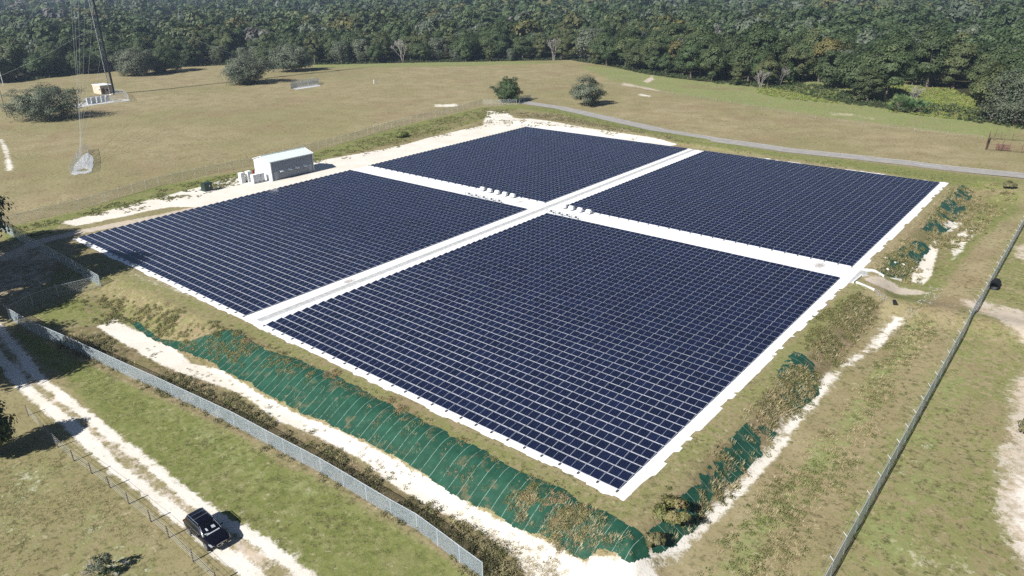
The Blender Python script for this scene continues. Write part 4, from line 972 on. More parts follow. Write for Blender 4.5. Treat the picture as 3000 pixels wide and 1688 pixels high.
for s_ in (-1, 1):
    for xa, xb in ((-2.0, -1.2), (-1.12, -.15), (-.07, .62)):
        xt2 = min(xb, .28); pts = [sidep(xa, 1.1, s_), sidep(xb, 1.1, s_), sidep(xt2, 1.57, s_), sidep(xa+(.12 if xa < -1.9 else 0), 1.57, s_)]
        pane('side_window', pts if s_ < 0 else pts[::-1])
    MB().tube(sidep(-2.05, 1.075, s_), sidep(.8, 1.06, s_), .014, 5).tube(sidep(-1.95, 1.59, s_), sidep(.25, 1.59, s_), .012, 5).tube(sidep(.25, 1.59, s_), sidep(.72, 1.08, s_), .012, 5).build('window_trim', M['chrome'], K)
    mb = MB(); mb.tube((-1.75, s_*.66, 1.79), (.05, s_*.66, 1.77), .028, 6)
    for xx in (-1.72, -.85, .0): mb.tube((xx, s_*.66, 1.66), (xx, s_*.66, 1.78), .025, 6)
    mb.build('roof_rail', M['chrome'], K)
    mr = MB().box((.72, s_*1.06, 1.12), (.14, .2, .15)).build('wing_mirror', M['paint'], K, bevel=.04)
    for xx in (-.95, .1): MB().box((xx, s_*.99, .9), (.2, .03, .035)).build('door_handle', M['chrome'], K)
    mb = MB(); mb.add([(1.95, s_*.9, .9), (2.3, s_*.8, .8), (2.44, s_*.62, .76), (2.42, s_*.6, .66), (2.32, s_*.86, .68), (2.0, s_*.945, .8)], [(0, 1, 4, 5), (1, 2, 3, 4)] if s_ > 0 else [(5, 4, 1, 0), (4, 3, 2, 1)])
    for i_ in range(len(mb.v)): mb.v[i_] = (mb.v[i_][0]+.03, mb.v[i_][1]*1.02, mb.v[i_][2]+.02)
    mb.build('headlight', M['lamp'], K)
    MB().box((2.44, s_*.66, .42), (.06, .3, .05)).build('fog_light_trim', M['chrome'], K)
    MB().box((-2.44, s_*.8, .95), (.08, .26, .22)).build('tail_light', M['red'], K, bevel=.03)
    MB().box((0.1, s_*.975, .3), (2.2, .05, .06)).build('sill_trim', M['galv'], K)
    for xx in (-1.42, 1.48):
        MB().tube((xx, s_*.93, .4), (xx, s_*.982, .4), .45, 24).build('wheel_arch', M['black'], K)
        w_ = MB().tube((xx, s_*.74, .375), (xx, s_*.995, .375), .375, 24).build('wheel', M['rubber'], K)
        mb = MB(); mb.tube((xx, s_*.99, .375), (xx, s_*1.004, .375), .06, 10)
        for k in range(5):
            t_ = 2*PI*k/5+.3; mb.tube((xx, s_*1.0, .375), (xx+.25*math.cos(t_), s_*1.0, .375+.25*math.sin(t_)), .04, 4, .03)
        for k in range(20):
            t_ = 2*PI*k/20; u_ = 2*PI*(k+1)/20; mb.tube((xx+.26*math.cos(t_), s_*1.0, .375+.26*math.sin(t_)), (xx+.26*math.cos(u_), s_*1.0, .375+.26*math.sin(u_)), .02, 4)
        mb.build('rim', M['rim'], w_)
for xx in (-1.35, -.75): MB().tube((xx, -.66, 1.79), (xx, .66, 1.79), .022, 6).build('cross_bar', M['chrome'], K)
def fr(z, y, o_=.014): 
    c_ = cabin(z); return (c_[1]+o_-(.06 if abs(y) > c_[2]*.6 else 0), y, z+.01)
za, zb_ = 1.08, 1.6
pane('windscreen', [fr(za, -.74, .03), fr(za, -.45, .02), fr(za, .45, .02), fr(za, .74, .03), fr(zb_, .58, .03), fr(zb_, .36, .02), fr(zb_, -.36, .02), fr(zb_, -.58, .03)], 'screen')
for ys in ((-.55, -.25), (.1, .42)):
    mb = MB(); mb.add([fr(1.3, ys[0], .012), fr(1.28, ys[1], .012), fr(1.42, ys[1]-.03, .012), fr(1.44, ys[0]+.02, .012)], [(0, 1, 2, 3)]); mb.build('screen_light_patch', M['galv'], K)  # pale quads behind the glass imitate bright patches of light in the screen
mb = MB(); mb.add([fr(1.12, -.68, .014), fr(1.11, -.2, .012), fr(1.17, -.35, .012), fr(1.2, -.66, .014)], [(0, 1, 2, 3)]); mb.build('low_light_patch', M['galv'], K)  # another pale quad, imitates a sunlit patch at the foot of the screen
for s_ in (-1, 1): MB().tube(fr(1.06, .79*s_, .02), fr(1.62, .64*s_, .02), .022, 6).build('pillar_glint', M['chrome'], K)  # chrome strips added to draw the bright sunlit lines of the pillars
# pale strip painted in as the light reflection low in the screen
mb = MB(); mb.add([(1.14, -.62, 1.125), (1.14, .58, 1.125), (1.06, .6, 1.185), (1.06, -.5, 1.165)], [(0, 1, 2, 3)])
for i_ in range(4): mb.v[i_] = (mb.v[i_][0]+.045, mb.v[i_][1], mb.v[i_][2])
mb.build('screen_reflection', M['galv'], K)
pane('rear_window', [(cabin(1.15)[0]-.012, .68, 1.15), (cabin(1.15)[0]-.012, -.68, 1.15), (cabin(1.58)[0]-.012, -.58, 1.58), (cabin(1.58)[0]-.012, .58, 1.58)])
mb = MB(); mb.add([(-.75, -.5, 1.757), (.0, -.5, 1.722), (.0, .5, 1.722), (-.75, .5, 1.757)], [(0, 1, 2, 3)]); mb.build('sunroof', M['paint'], K)
g_ = MB(); ring = [(2.47, -.46, .74), (2.5, -.3, .79), (2.515, 0, .8), (2.5, .3, .79), (2.47, .46, .74), (2.5, .36, .56), (2.53, 0, .53), (2.5, -.36, .56)]
ring = [(x+.02, y, z) for x, y, z in ring]
gr = MB().add(ring, [tuple(range(8))]).build('grille', M['black'], K)
MB().path([*ring, ring[0]], .018, 5).build('grille_trim', M['chrome'], gr)
mb = MB(); th = np.linspace(0, 2*PI, 15)
mb.path([(2.56, .085*math.cos(t_), .665+.045*math.sin(t_)) for t_ in th], .011, 4)
mb.tube((2.56, 0, .62), (2.56, -.04, .69), .01, 4).tube((2.56, 0, .62), (2.56, .04, .69), .01, 4)
mb.build('badge', M['chrome'], gr)
MB().box((2.46, 0, .4), (.08, .9, .14)).build('lower_intake', M['black'], K)
# ------------------------------------------------------------------ trees
def quads(C, N, S, rng, asp=1.):
    """leaf quads: centres C, normals N, half sizes S"""
    N = N/np.linalg.norm(N, axis=1)[:, None]
    a = np.cross(N, rng.normal(size=N.shape)); a /= np.linalg.norm(a, axis=1)[:, None]; b = np.cross(N, a)
    a = a*S[:, None]; b = b*S[:, None]*asp
    V = np.stack([C-a-b*.6, C+a*.7-b, C+a+b*.7, C-a*.6+b], 1).reshape(-1, 3)
    return V
def crown_arrays(seed, rx, rz, zc, ncl, nlf, leaf, low=-.35, flat=.8, droop=0., hang=0., cone=False, crs=(.24, .42), ragged=0.):
    rng = np.random.default_rng(seed)
    d = rng.normal(size=(ncl, 3)); d /= np.linalg.norm(d, axis=1)[:, None]
    d[:, 2] = np.where(d[:, 2] < low, -d[:, 2]*.5, d[:, 2])
    d /= np.linalg.norm(d, axis=1)[:, None]
    rad = rng.uniform(.45, .82, ncl)**.8
    cc = d*rad[:, None]*np.array([rx, rx, rz])
    if cone:
        h = rng.uniform(0, 1, ncl); an = rng.uniform(0, 2*PI, ncl); rr = rx*(1-h*.92)*rng.uniform(.4, .8, ncl); cc = np.stack([rr*np.cos(an), rr*np.sin(an), (h*2-1)*rz], 1)
    if ragged: rad = rad*(1+ragged*np.sin(d[:, 0]*3.1+seed)*np.cos(d[:, 1]*2.7+seed*.7)+ragged*rng.normal(0, .5, ncl)); cc = d*np.clip(rad, .3, 1.15)[:, None]*np.array([rx, rx, rz])
    cr = rx*rng.uniform(crs[0], crs[1], ncl)*(1 if not cone else .6)
    ld = rng.normal(size=(ncl*nlf, 3)); ld /= np.linalg.norm(ld, axis=1)[:, None]; ld[:, 2] = np.where(ld[:, 2] < -.35, -ld[:, 2], ld[:, 2])
    ci = np.repeat(np.arange(ncl), nlf)
    pr = rng.uniform(.55, 1.08, len(ci))
    C = cc[ci]+ld*(cr[ci]*pr)[:, None]*np.array([1, 1, flat])
    if hang: 
        k = rng.random(len(ci)) < hang; C[k, 2] -= rng.uniform(.3, 1.6, k.sum())*rz*.35
    C[:, 2] += zc
    out_ = (C-np.array([0, 0, zc]))/np.array([rx, rx, rz]); N = ld*.6+out_*.75+rng.normal(size=ld.shape)*.34+np.array([0, 0, .15])
    S = leaf*rng.uniform(.55, 1.25, len(ci))
    tint = np.clip(rng.normal(.45, .18, ncl)[ci]+rng.normal(0, .12, len(ci)), 0, 1)
    return quads(C, N, S, rng), np.repeat(tint, 4), cc+[0, 0, zc]
def crown_mesh(name, mat, *a, **k):
    V, t, cc = crown_arrays(*a, **k); Q = np.arange(len(V)).reshape(-1, 4)
    return npmesh(name, V, Q, mat, {'tint': ('FLOAT', t)}), cc
def trunk_mesh(seed, h, r, cc, nl, mat, multi=1):
    rr = random.Random(seed); mb = MB()
    for m_ in range(multi):
        ang = 2*PI*m_/multi; b = Vector((.25*r*m_*math.cos(ang), .25*r*m_*math.sin(ang), -.3))
        top = Vector((rr.uniform(-.6, .6)+multi*.3*math.cos(ang), rr.uniform(-.6, .6)+multi*.3*math.sin(ang), h))
        midp = (b+top)/2+Vector((rr.uniform(-.2, .2), rr.uniform(-.2, .2), 0))
        mb.tube(b, midp, r, 7, r*.75); mb.tube(midp, top, r*.75, 7, r*.55)
        for c_ in rr.sample(range(len(cc)), min(nl, len(cc))):
            e = Vector(cc[c_]); md = top.lerp(e, .5)+Vector((0, 0, rr.uniform(-.4, .5)))
            mb.tube(top, md, r*.42, 5, r*.26); mb.tube(md, e, r*.26, 5, r*.08)
    o = mb.build('trunk', mat); me = o.data; bpy.data.objects.remove(o); return me
def bare_mesh(seed, h, r, spread, dep0=5, thin=.66):
    rr = random.Random(seed); mb = MB()
    def grow(p, d, L, rad, dep):
        q = p+d*L; mb.tube(p, q, rad, 4, rad*thin, caps=False)
        if dep == 0: return
        for _ in range(2 if dep > 3 else 3):
            nd = (d+Vector((rr.uniform(-1, 1), rr.uniform(-1, 1), rr.uniform(-.25, .6)))*spread).normalized(); grow(q, nd, L*rr.uniform(.6, .85), max(rad*.66, .03), dep-1)
    for _ in range(3): grow(Vector((rr.uniform(-.3, .3), rr.uniform(-.3, .3), -.2)), Vector((rr.uniform(-.3, .3), rr.uniform(-.3, .3), 1)).normalized(), h*.27, r, dep0)
    o = mb.build('branches', M['palebark']); me = o.data; bpy.data.objects.remove(o); return me
PROTO = {}
def proto(key, kind, rx, rz, zc, ncl, nlf, leaf, tr, th, **kw):
    c, cc = crown_mesh('crown', LEAF[kind], abs(hash(key)) % 1 + len(PROTO)*17+3, rx, rz, zc, ncl, nlf, leaf, **kw)
    PROTO[key] = (c, trunk_mesh(len(PROTO)+5, th, tr, cc, 7, M['bark']))
proto('oak_a', 'oak', 5.0, 5.0, 5.9, 44, 230, .165, .38, 3.4, low=-.9, crs=(.2, .38), ragged=.2)
proto('oak_b', 'oak', 4.6, 5.6, 6.4, 46, 225, .165, .36, 3.6, low=-.9, crs=(.2, .38), ragged=.2)
proto('oak_c', 'oak', 5.6, 4.6, 5.5, 48, 225, .17, .4, 3.0, low=-.9, crs=(.2, .38), ragged=.2)
proto('olive_a', 'olive', 4.8, 5.0, 5.9, 44, 230, .165, .36, 3.4, low=-.9, crs=(.2, .38), ragged=.2)
proto('olive_b', 'olive', 4.2, 5.4, 6.2, 42, 225, .16, .34, 3.6, low=-.9, crs=(.2, .38), ragged=.2)
proto('moss_a', 'moss', 5.2, 5.0, 5.8, 44, 230, .165, .42, 3.2, low=-.9, hang=.3, crs=(.2, .38), ragged=.2)
proto('yellow_a', 'yellow', 3.8, 4.4, 6.6, 30, 180, .16, .3, 4.0, low=-.7)
proto('cedar', 'cedar', 2.2, 4.4, 4.8, 40, 50, .22, .2, 2.0, cone=True)
BARE = [bare_mesh(3, 9.5, .14, .6), bare_mesh(9, 8.5, .12, .75)]
def place_tree(key, x, y, s, rz, label, group, name='oak_tree', sz=None):
    root = thing(name, label, 'tree', (x, y, float(zt(x, y))-.05), rz, group); root.scale = (s, s, sz or s)
    if key.startswith('bare'):
        link(bpy.data.objects.new('branches', BARE[int(key[-1])]), root)
    else:
        c, t = PROTO[key]; link(bpy.data.objects.new('crown', c), root); link(bpy.data.objects.new('trunk', t), root)
    return root
def big_tree(label, D, rx, rz, zc, kind, ncl, nlf, leaf, seed, tr=.5, th=2.6, group=None, multi=1, name='oak_tree', **kw):
    p = at(*D) if len(D) == 2 else np.array([D[0], D[1], float(zt(D[0], D[1]))])
    root = thing(name, label, 'tree', p, 0, group)
    c, cc = crown_mesh('crown', LEAF[kind], seed, rx, rz, zc, ncl, nlf, leaf, **kw)
    link(bpy.data.objects.new('crown', c), root); link(bpy.data.objects.new('trunk', trunk_mesh(seed, th, tr, cc, 14, M['bark'], multi)), root)
    return root
# field trees
big_tree('huge spreading grey-green oak in front of the mast compound', (122, 300), 12.4, 6.6, 5.6, 'moss', 130, 140, .17, 21, .8, 2.2, multi=3, flat=.6, hang=.15, low=-.9, crs=(.13, .26), ragged=.25)
big_tree('wide grey-green field oak right of the mast, left one of the pair', (345, 190), 12.2, 7.6, 6.0, 'moss', 125, 180, .2, 22, .8, 3, low=-.97, crs=(.15, .31), ragged=.2)
big_tree('dark field oak right of the mast, right one of the pair', (415, 182), 10.5, 7.8, 6.4, 'oak', 110, 180, .21, 23, .8, 3, low=-.97, crs=(.15, .31), ragged=.2)
big_tree('wide rounded grey-green oak alone in the far pasture', (627, 211), 12., 7.4, 5.8, 'moss', 130, 180, .19, 24, .8, 3, low=-.97, crs=(.15, .31), ragged=.2)
big_tree('dark grey oak behind the wide pasture oak', (735, 180), 10.5, 7.6, 6.2, 'moss', 110, 180, .21, 25, .8, 3, low=-.97, crs=(.15, .31), ragged=.2)
big_tree('dark oak between the wide pasture oak and the forest', (690, 172), 9, 7.4, 6.2, 'oak', 95, 180, .21, 29, .7, 3, low=-.97, crs=(.15, .31), ragged=.2)
big_tree('small dark green round tree beside the road end gate', (1277, 258), 5.7, 4.8, 4.1, 'oak', 90, 180, .14, 26, .35, 1.8, low=-.97, crs=(.15, .31), ragged=.2)
big_tree('round grey-green tree standing alone beside the road', (1477, 266), 6.6, 5.2, 4.5, 'moss', 92, 180, .14, 27, .4, 1.8, low=-.97, crs=(.15, .31), ragged=.2)
big_tree('large mossy grey oak with pale trunk at the right picture edge', (2552, 312), 10.5, 7.4, 8.0, 'moss', 90, 190, .18, 28, .7, 4, hang=.35, low=-.6, crs=(.15, .3), ragged=.22)
big_tree('dark green conical cedar at the forest edge by the pink-tipped tree', (1984, 216), 2.6, 4.6, 4.8, 'cedar', 60, 60, .24, 31, .2, 2, name='cedar_tree', cone=True)
# near trees at the left edge (they throw the shadows over the track and the gate yard)
big_tree('dark green tree cut by the left edge above the wire fence', (.8, -33., 0), 2.7, 3.2, 3.4, 'oak', 70, 120, .13, 41, .25, 1.3, low=-.85)
big_tree('tall dark tree shading the gravel track left of the fence corner', (-17.5, -33.5, 0), 4.8, 4.4, 8.4, 'oak', 80, 120, .2, 42, .4, 3.4)
big_tree('tall dark tree shading the track bend at the left edge', (-27.5, -34.5, 0), 5., 4.5, 8.6, 'oak', 80, 120, .2, 43, .4, 3.4)
big_tree('dark tree between the track bend and the fence corner at the left edge', (-22., -37.5, 0), 5.2, 4.8, 8.8, 'oak', 90, 120, .2, 47, .4, 3.4)
big_tree('broad dark tree shading the gate yard at the left edge', (-44.5, -21.5, 0), 7.4, 6.0, 11., 'oak', 110, 120, .24, 44, .45, 4.8)
big_tree('tall dark tree behind the gate yard at the left edge', (-57., -25., 0), 7.4, 5.6, 10.4, 'oak', 90, 120, .24, 45, .45, 3.8)
big_tree('dark tree between the two yard trees at the left edge', (-51.5, -30., 0), 6.6, 5.4, 10., 'oak', 100, 120, .24, 48, .45, 4)
big_tree('dark tree at the far end of the gate yard at the left edge', (-66., -20., 0), 6.4, 5.4, 9.6, 'oak', 100, 120, .24, 49, .45, 4)
big_tree('dark tree over the gate yard road at the left edge', (-38.5, -29.5, 0), 5.6, 5.0, 9.2, 'oak', 90, 120, .24, 46, .4, 3.8)
# special bare / coloured trees of the edge
SPEC = [('bare1', (1912, 224), .95, 'bare pale grey shrub tree in front of the dark oaks by the cedar', 'bare_tree'),
        ('bare0', (1960, 218), .95, 'bare pinkish-tipped tree just left of the conical cedar', 'bare_tree'),
        ('bare0', (1392, 152), 1.5, 'bare pale grey tree at the forest edge behind the two round field trees', 'bare_tree'),
        ('bare0', (1775, 150), 2.1, 'tall bare silver tree standing above the wood in the upper right', 'bare_tree'),
        ('bare1', (1880, 172), 1.5, 'bare grey moss-hung tree inside the wood behind the cedar', 'bare_tree'),
        ('bare1', (2300, 262), .8, 'bare pale tree above the palm clump', 'bare_tree')]
for k_, D, s_, lab, nm_ in SPEC:
    p = at(*D); place_tree(k_, p[0], p[1], s_, 1., lab, 'bare trees of the forest edge', nm_)
# forest rows : signed distance outside the field line
cand = []
rg = np.random.default_rng(5)
gx = np.arange(-560, 300, 10.2); gy = np.arange(-60, 560, 10.2); X, Y = np.meshgrid(gx, gy, indexing='ij')
X = X+rg.uniform(-4.4, 4.4, X.shape); Y = Y+rg.uniform(-4.4, 4.4, Y.shape); X, Y = X.ravel(), Y.ravel()
sd = -sdist(X, Y, FIELD)
vis = []
d3 = np.stack([X, Y, np.full(X.shape, 8.)], 1)-CAM; w_ = d3@_fw; sxp = (1500+F_PX*(d3@_R)/np.maximum(w_, 1))*2576/3000; syp = (844-F_PX*(d3@_U)/np.maximum(w_, 1))*2576/3000
inview = (w_ > 20) & (sxp > -90) & (sxp < 2670)
opening = np.maximum(sdist(X, Y, dpoly([(1900, 226), (1985, 212), (2100, 236), (2110, 262), (2000, 250), (1920, 238)])), sdist(X, Y, dpoly([(2235, 215), (2400, 232), (2460, 258), (2458, 304), (2330, 292), (2235, 280)])))
ok = (sd > .8) & inview & (opening < -1.0)
idx = np.where(ok)[0]
dist = np.hypot(X-CAM[0], Y-CAM[1])
# the first rows behind the field edge become trees of their own, nearest first
front = idx[np.argsort(dist[idx]+sd[idx]*5.5)][:270]
fs_ = set(front.tolist())
ZN = [(230, 'left of the lattice mast'), (480, 'behind the pair of field oaks'), (790, 'behind the lone pasture oak'), (1050, 'behind the far guy anchor cage'), (1250, 'behind the middle of the pasture'), (1480, 'behind the two round field trees'), (1660, 'beside the white sand track mouth'), (1860, 'above the long green verge'), (2080, 'around the conical cedar'), (2330, 'behind the palm clump'), (2700, 'beside the big mossy oak at the right')]
KD = {'oak_a': ('oak_tree', 'dense dark green oak'), 'oak_b': ('oak_tree', 'tall dark green oak'), 'oak_c': ('oak_tree', 'broad dark green oak'), 'olive_a': ('oak_tree', 'olive green oak'), 'olive_b': ('oak_tree', 'tall olive green oak'), 'moss_a': ('oak_tree', 'grey-green moss-hung oak'), 'yellow_a': ('oak_tree', 'yellowing thin-crowned tree'), 'cedar': ('cedar_tree', 'dark green conical cedar'), 'bare0': ('bare_tree', 'bare pale grey tree'), 'bare1': ('bare_tree', 'bare spreading grey tree')}
keys = ['oak_a', 'oak_b', 'oak_c', 'olive_a', 'olive_b', 'moss_a', 'yellow_a', 'bare0', 'bare1']; wts = [22, 22, 18, 15, 10, 14, 3, 1, 1]
for i in front:
    key = rnd.choices(keys, wts)[0]
    if sxp[i] < 480 and rnd.random() < .5: key = rnd.choice(['oak_a', 'oak_b', 'oak_c'])
    if sd[i] < 6 and key in ('yellow_a',): key = 'oak_c'
    zn = next(z for lim, z in ZN if sxp[i] < lim)
    nm_, ds = KD[key]; s = rnd.choice([rnd.uniform(.7, 1.), rnd.uniform(1., 1.35), rnd.uniform(1.25, 1.65)])
    if sxp[i] > 1480: s *= 1.12
    if sd[i] < 4: s *= rnd.uniform(.65, .95)
    place = 'at the forest edge' if sd[i] < 7.5 else 'deeper in the forest'
    place_tree(key, X[i], Y[i], s, rnd.uniform(0, 6.28), '%s %s %s' % (ds, place, zn), 'forest trees %s' % zn, nm_, s*rnd.uniform(.9, 1.15))
# the rest of the wood : one mass
chunks = {k: [] for k in ('oak', 'olive', 'moss', 'yellow', 'twig', 'rusty')}
LOD = {}
def lod(kind, ncl, nlf, leaf, j):
    k = (kind, ncl, j)
    if k not in LOD: LOD[k] = crown_arrays(100+j*7+ncl, 5.2, 5.0, 6.2, ncl, nlf, leaf, low=-.3, crs=(.2, .38), ragged=.2)[:2]
    return LOD[k]
def put(kind, x, y, s, ncl, nlf, leaf, z=0.):
    V, t = lod(kind, ncl, nlf, leaf, rnd.randrange(5)); a = rnd.uniform(0, 6.28); ca_, sa_ = math.cos(a), math.sin(a)
    W = np.empty_like(V); W[:, 0] = (V[:, 0]*ca_-V[:, 1]*sa_)*s+x; W[:, 1] = (V[:, 0]*sa_+V[:, 1]*ca_)*s+y; W[:, 2] = V[:, 2]*s*rnd.uniform(.85, 1.2)+z
    chunks[kind].append((W.astype(np.float32), np.clip(t+rnd.gauss(0, .16), 0, 1)))
def pick(x, y):
    v = vnoise(np.array([x]), np.array([y]), .02)[0]+vnoise(np.array([x]), np.array([y]), .007)[0]
    r = rnd.random()
    if v > .3 and r < .22: return 'yellow'
    if r < .018: return 'twig'
    if r < .019: return 'rusty'
    if r < .18: return 'moss'
    if r < .48+v*.5: return 'olive'
    return 'oak'
for i in idx:
    if i in fs_: continue
    if dist[i] < 620:
        k = pick(X[i], Y[i]); put(k, X[i], Y[i], rnd.choice([rnd.uniform(.75, 1.05), rnd.uniform(1.05, 1.45), rnd.uniform(1.35, 1.9)]), 32 if dist[i] < 420 else 24, 60 if dist[i] < 420 else 46, .3 if dist[i] < 420 else .4)
nfar = 0
for ring_r in np.geomspace(560, 2300, 88):
    sp_ = 12.*(ring_r/560)**.75
    for a in np.arange(YAW-.76, YAW+.76, sp_/ring_r):
        x = CAM[0]+ring_r*math.cos(a)+rnd.uniform(-.5, .5)*sp_; y = CAM[1]+ring_r*math.sin(a)+rnd.uniform(-.7, .7)*sp_
        if -560 < x < 300 and -60 < y < 560 and math.hypot(x-CAM[0], y-CAM[1]) < 620: continue
        if sdist(np.array([x]), np.array([y]), FIELD)[0] > -6: continue
        s = rnd.choice([rnd.uniform(.8, 1.1), rnd.uniform(1.1, 1.5), rnd.uniform(1.5, 2.0)])*(ring_r/560)**.42
        put(pick(x, y), x, y, s, 14 if ring_r < 1100 else 10, 34 if ring_r < 1100 else 20, .58 if ring_r < 1100 else .95, rnd.uniform(-2.5, .5)+3*vnoise(np.array([x]), np.array([y]), .006)[0]-2.); nfar += 1
allV = []; allT = []; mi = []
mats_ = []
for n_, (k, L) in enumerate(chunks.items()):
    mats_.append(LEAF[k])
    if L:
        allV.append(np.concatenate([w for w, _ in L])); allT.append(np.concatenate([t for _, t in L])); mi.append(np.full(len(allV[-1])//4, n_, np.int32))
V = np.concatenate(allV); tt = np.concatenate(allT)
me = npmesh('forest', V, np.arange(len(V)).reshape(-1, 4), mats_, {'tint': ('FLOAT', tt)})
me.polygons.foreach_set('material_index', np.concatenate(mi))
forest = link(bpy.data.objects.new('forest', me)); tag(forest, 'dense mixed oak wood reaching to the horizon behind the pasture', 'forest', kind='stuff')
print('forest quads', len(V)//4, 'far', nfar)
# ------------------------------------------------------------------ palms, shrubs
def palm(label, p, n, L, group=None):
    rr = random.Random(int(p[0]*100)); t = thing('palmetto', label, 'palm', p, 0, group); Vs = []; ts = []
    mb = MB()
    for i in range(n):
        a = rr.uniform(0, 2*PI); el = rr.uniform(.25, 1.35); d = Vector((math.cos(a)*math.cos(el), math.sin(a)*math.cos(el), math.sin(el)))
        b = Vector((rr.uniform(-.5, .5)*L*.4, rr.uniform(-.5, .5)*L*.4, 0)); e = b+d*L*rr.uniform(.6, 1.)
        s = d.cross(Vector((0, 0, 1))).normalized()
        for k in range(9):
            u_ = (k-4)/4*1.15; dd = (d*math.cos(u_)+s*math.sin(u_)).normalized(); q = e+dd*L*.45+Vector((0, 0, -.12*L*abs(u_)))
            w = (d*-math.sin(u_)+s*math.cos(u_))*L*.045
            Vs += [tuple(e-w*.4), tuple((e+q)/2-w), tuple(q), tuple((e+q)/2+w)]; ts += [min(1, max(0, rr.gauss(.45, .25)))]*4
        mb.tube(b, e, .03*L*.4, 4, .012*L)
    me = npmesh('fronds', np.array(Vs), np.arange(len(Vs)).reshape(-1, 4), LEAF['palm'], {'tint': ('FLOAT', np.array(ts))}); link(bpy.data.objects.new('fronds', me), t)
    mb.build('stems', M['bark'], t)
palm('bright green palm clump at the right forest edge', at(2268, 281), 54, 4.6)
palm('second green palm clump leaning right at the right forest edge', at(2298, 284), 46, 4.)
palm('low yellow-green palmetto under the bare shrub at the bottom left', at(275, 1452), 16, .8)
def bush(label, D, r, h, kind, n, leaf, seed, name='bush', group='bushes on the banks'):
    p = at(*D); c, cc = crown_mesh('foliage', LEAF[kind], seed, r, h, h*.75, 22, n, leaf, low=-.2)
    t = thing(name, label, 'bush', p, 0, group); link(bpy.data.objects.new('foliage', c), t)
    mb = MB(); rr = random.Random(seed)
    for k in range(9): q = Vector(cc[rr.randrange(len(cc))]); mb.tube((0, 0, -.1), q, .03, 4, .012)
    mb.build('stems', M['bark'], t)
# bare shrub bottom left
t = thing('bare_shrub', 'half-bare grey shrub with pale twigs at the bottom left', 'shrub', at(262, 1446)); me = bare_mesh(17, 2.6, .035, .9, 3)
o = link(bpy.data.objects.new('branches', me), t); o.rotation_euler = (0, -.35, .8)
c, cc = crown_mesh('foliage', LEAF['moss'], 71, 1.0, .9, 1.1, 16, 40, .07); link(bpy.data.objects.new('foliage', c), t)
bush('large round red-brown bush at the foot of the array corner', (1692, 1305), 1.7, 1.0, 'weed', 130, .085, 51)
bush('dark green bush beside the round red-brown bush', (1648, 1372), .9, .7, 'brush', 90, .07, 52)
bush('green bush growing beside the far fence behind the metal building', (1010, 345), 2.2, .8, 'green', 80, .14, 57)
bush('dark shrub on the road verge beyond the array corner', (2538, 475), 1.3, .9, 'brush', 80, .12, 58)
bush('dark shrub by the sandy track at the right picture edge', (2585, 1090), 1.2, 1.0, 'brush', 80, .08, 59)
# ------------------------------------------------------------------ weeds and grass (stuff)
def sample(polyD, dens, gate=None, thr_=.0, sc=.35):
    P = dpoly(polyD); lo, hi = P.min(0), P.max(0); n = int((hi[0]-lo[0])*(hi[1]-lo[1])*dens); 
    x = RNG.uniform(lo[0], hi[0], n); y = RNG.uniform(lo[1], hi[1], n)
    k = sdist(x, y, P)+1.3*vnoise(x, y, .5)+RNG.normal(0, .45, n) > .45
    k &= (vnoise(x, y, sc)+.5*vnoise(x, y, sc*3.1)+RNG.normal(0, .13, n)) > thr_
    return x[k], y[k]
STORE = {}
def tufts(kind, x, y, nb, h, spread, w, clump=True, mean=.5):
    n = len(x)
    if n == 0: return
    if clump: nb = int(nb*1.7)
    ii = np.repeat(np.arange(n), nb); m_ = len(ii)
    sc = RNG.uniform(.55, 1.35, n)[ii]
    an = RNG.uniform(0, 2*PI, m_); rr = spread*np.sqrt(RNG.random(m_))*sc
    bx = x[ii]+rr*np.cos(an)*.6; by = y[ii]+rr*np.sin(an)*.6; bz = zt(bx, by)-.02
    hh = h*sc*RNG.uniform(.4, 1.1, m_)*(1-.35*rr/(spread*1.35))
    a2 = an+RNG.normal(0, .7, m_)
    if clump:
        C = np.stack([bx, by, bz+hh*RNG.uniform(.25, 1., m_)], 1); N = np.stack([np.cos(an)*.5, np.sin(an)*.5-.25, np.full(m_, 1.)], 1)+RNG.normal(0, .4, (m_, 3))
        V = quads(C, N, .62*w*RNG.uniform(.6, 1.3, m_), RNG)
    else:
        dx, dy = np.cos(a2), np.sin(a2); ln = hh*RNG.uniform(.2, .9, m_)
        b0 = np.stack([bx, by, bz], 1); tp = np.stack([bx+dx*ln, by+dy*ln, bz+hh], 1); sd_ = np.stack([-dy, dx, np.zeros(m_)], 1)*w
        V = np.stack([b0-sd_, b0+sd_, (b0+tp)/2+sd_*.8+np.array([0, 0, .1])*hh[:, None], tp], 1).reshape(-1, 3)
    t = np.clip(RNG.normal(mean, .22, n)[ii]+RNG.normal(0, .17, m_), 0, 1)
    STORE.setdefault(kind, []).append((V.astype(np.float32), np.repeat(t, 4)))
BR = [(150, 830), (260, 830), (330, 880), (440, 940), (620, 1005), (700, 1062), (800, 1100), (900, 1158), (1010, 1240), (1180, 1330), (1270, 1390), (1350, 1480), (1230, 1480), (1050, 1345), (800, 1195), (590, 1085), (190, 895), (110, 850)]
tufts('brush', *sample(BR, 6.5, thr_=-.02), 34, .62, .6, .075, mean=.45)
tufts('green', *sample(BR, 3.0, thr_=.12), 26, .4, .5, .06, mean=.4)
tufts('dry', *sample(BR, 3.5, thr_=-.1), 12, .5, .4, .018, clump=False)
VG = [(110, 770), (240, 740), (420, 770), (620, 830), (600, 850), (470, 862), (340, 822), (250, 820), (150, 835)]
tufts('weed', *sample(VG, 5, thr_=.0), 28, .45, .6, .07, mean=.4)
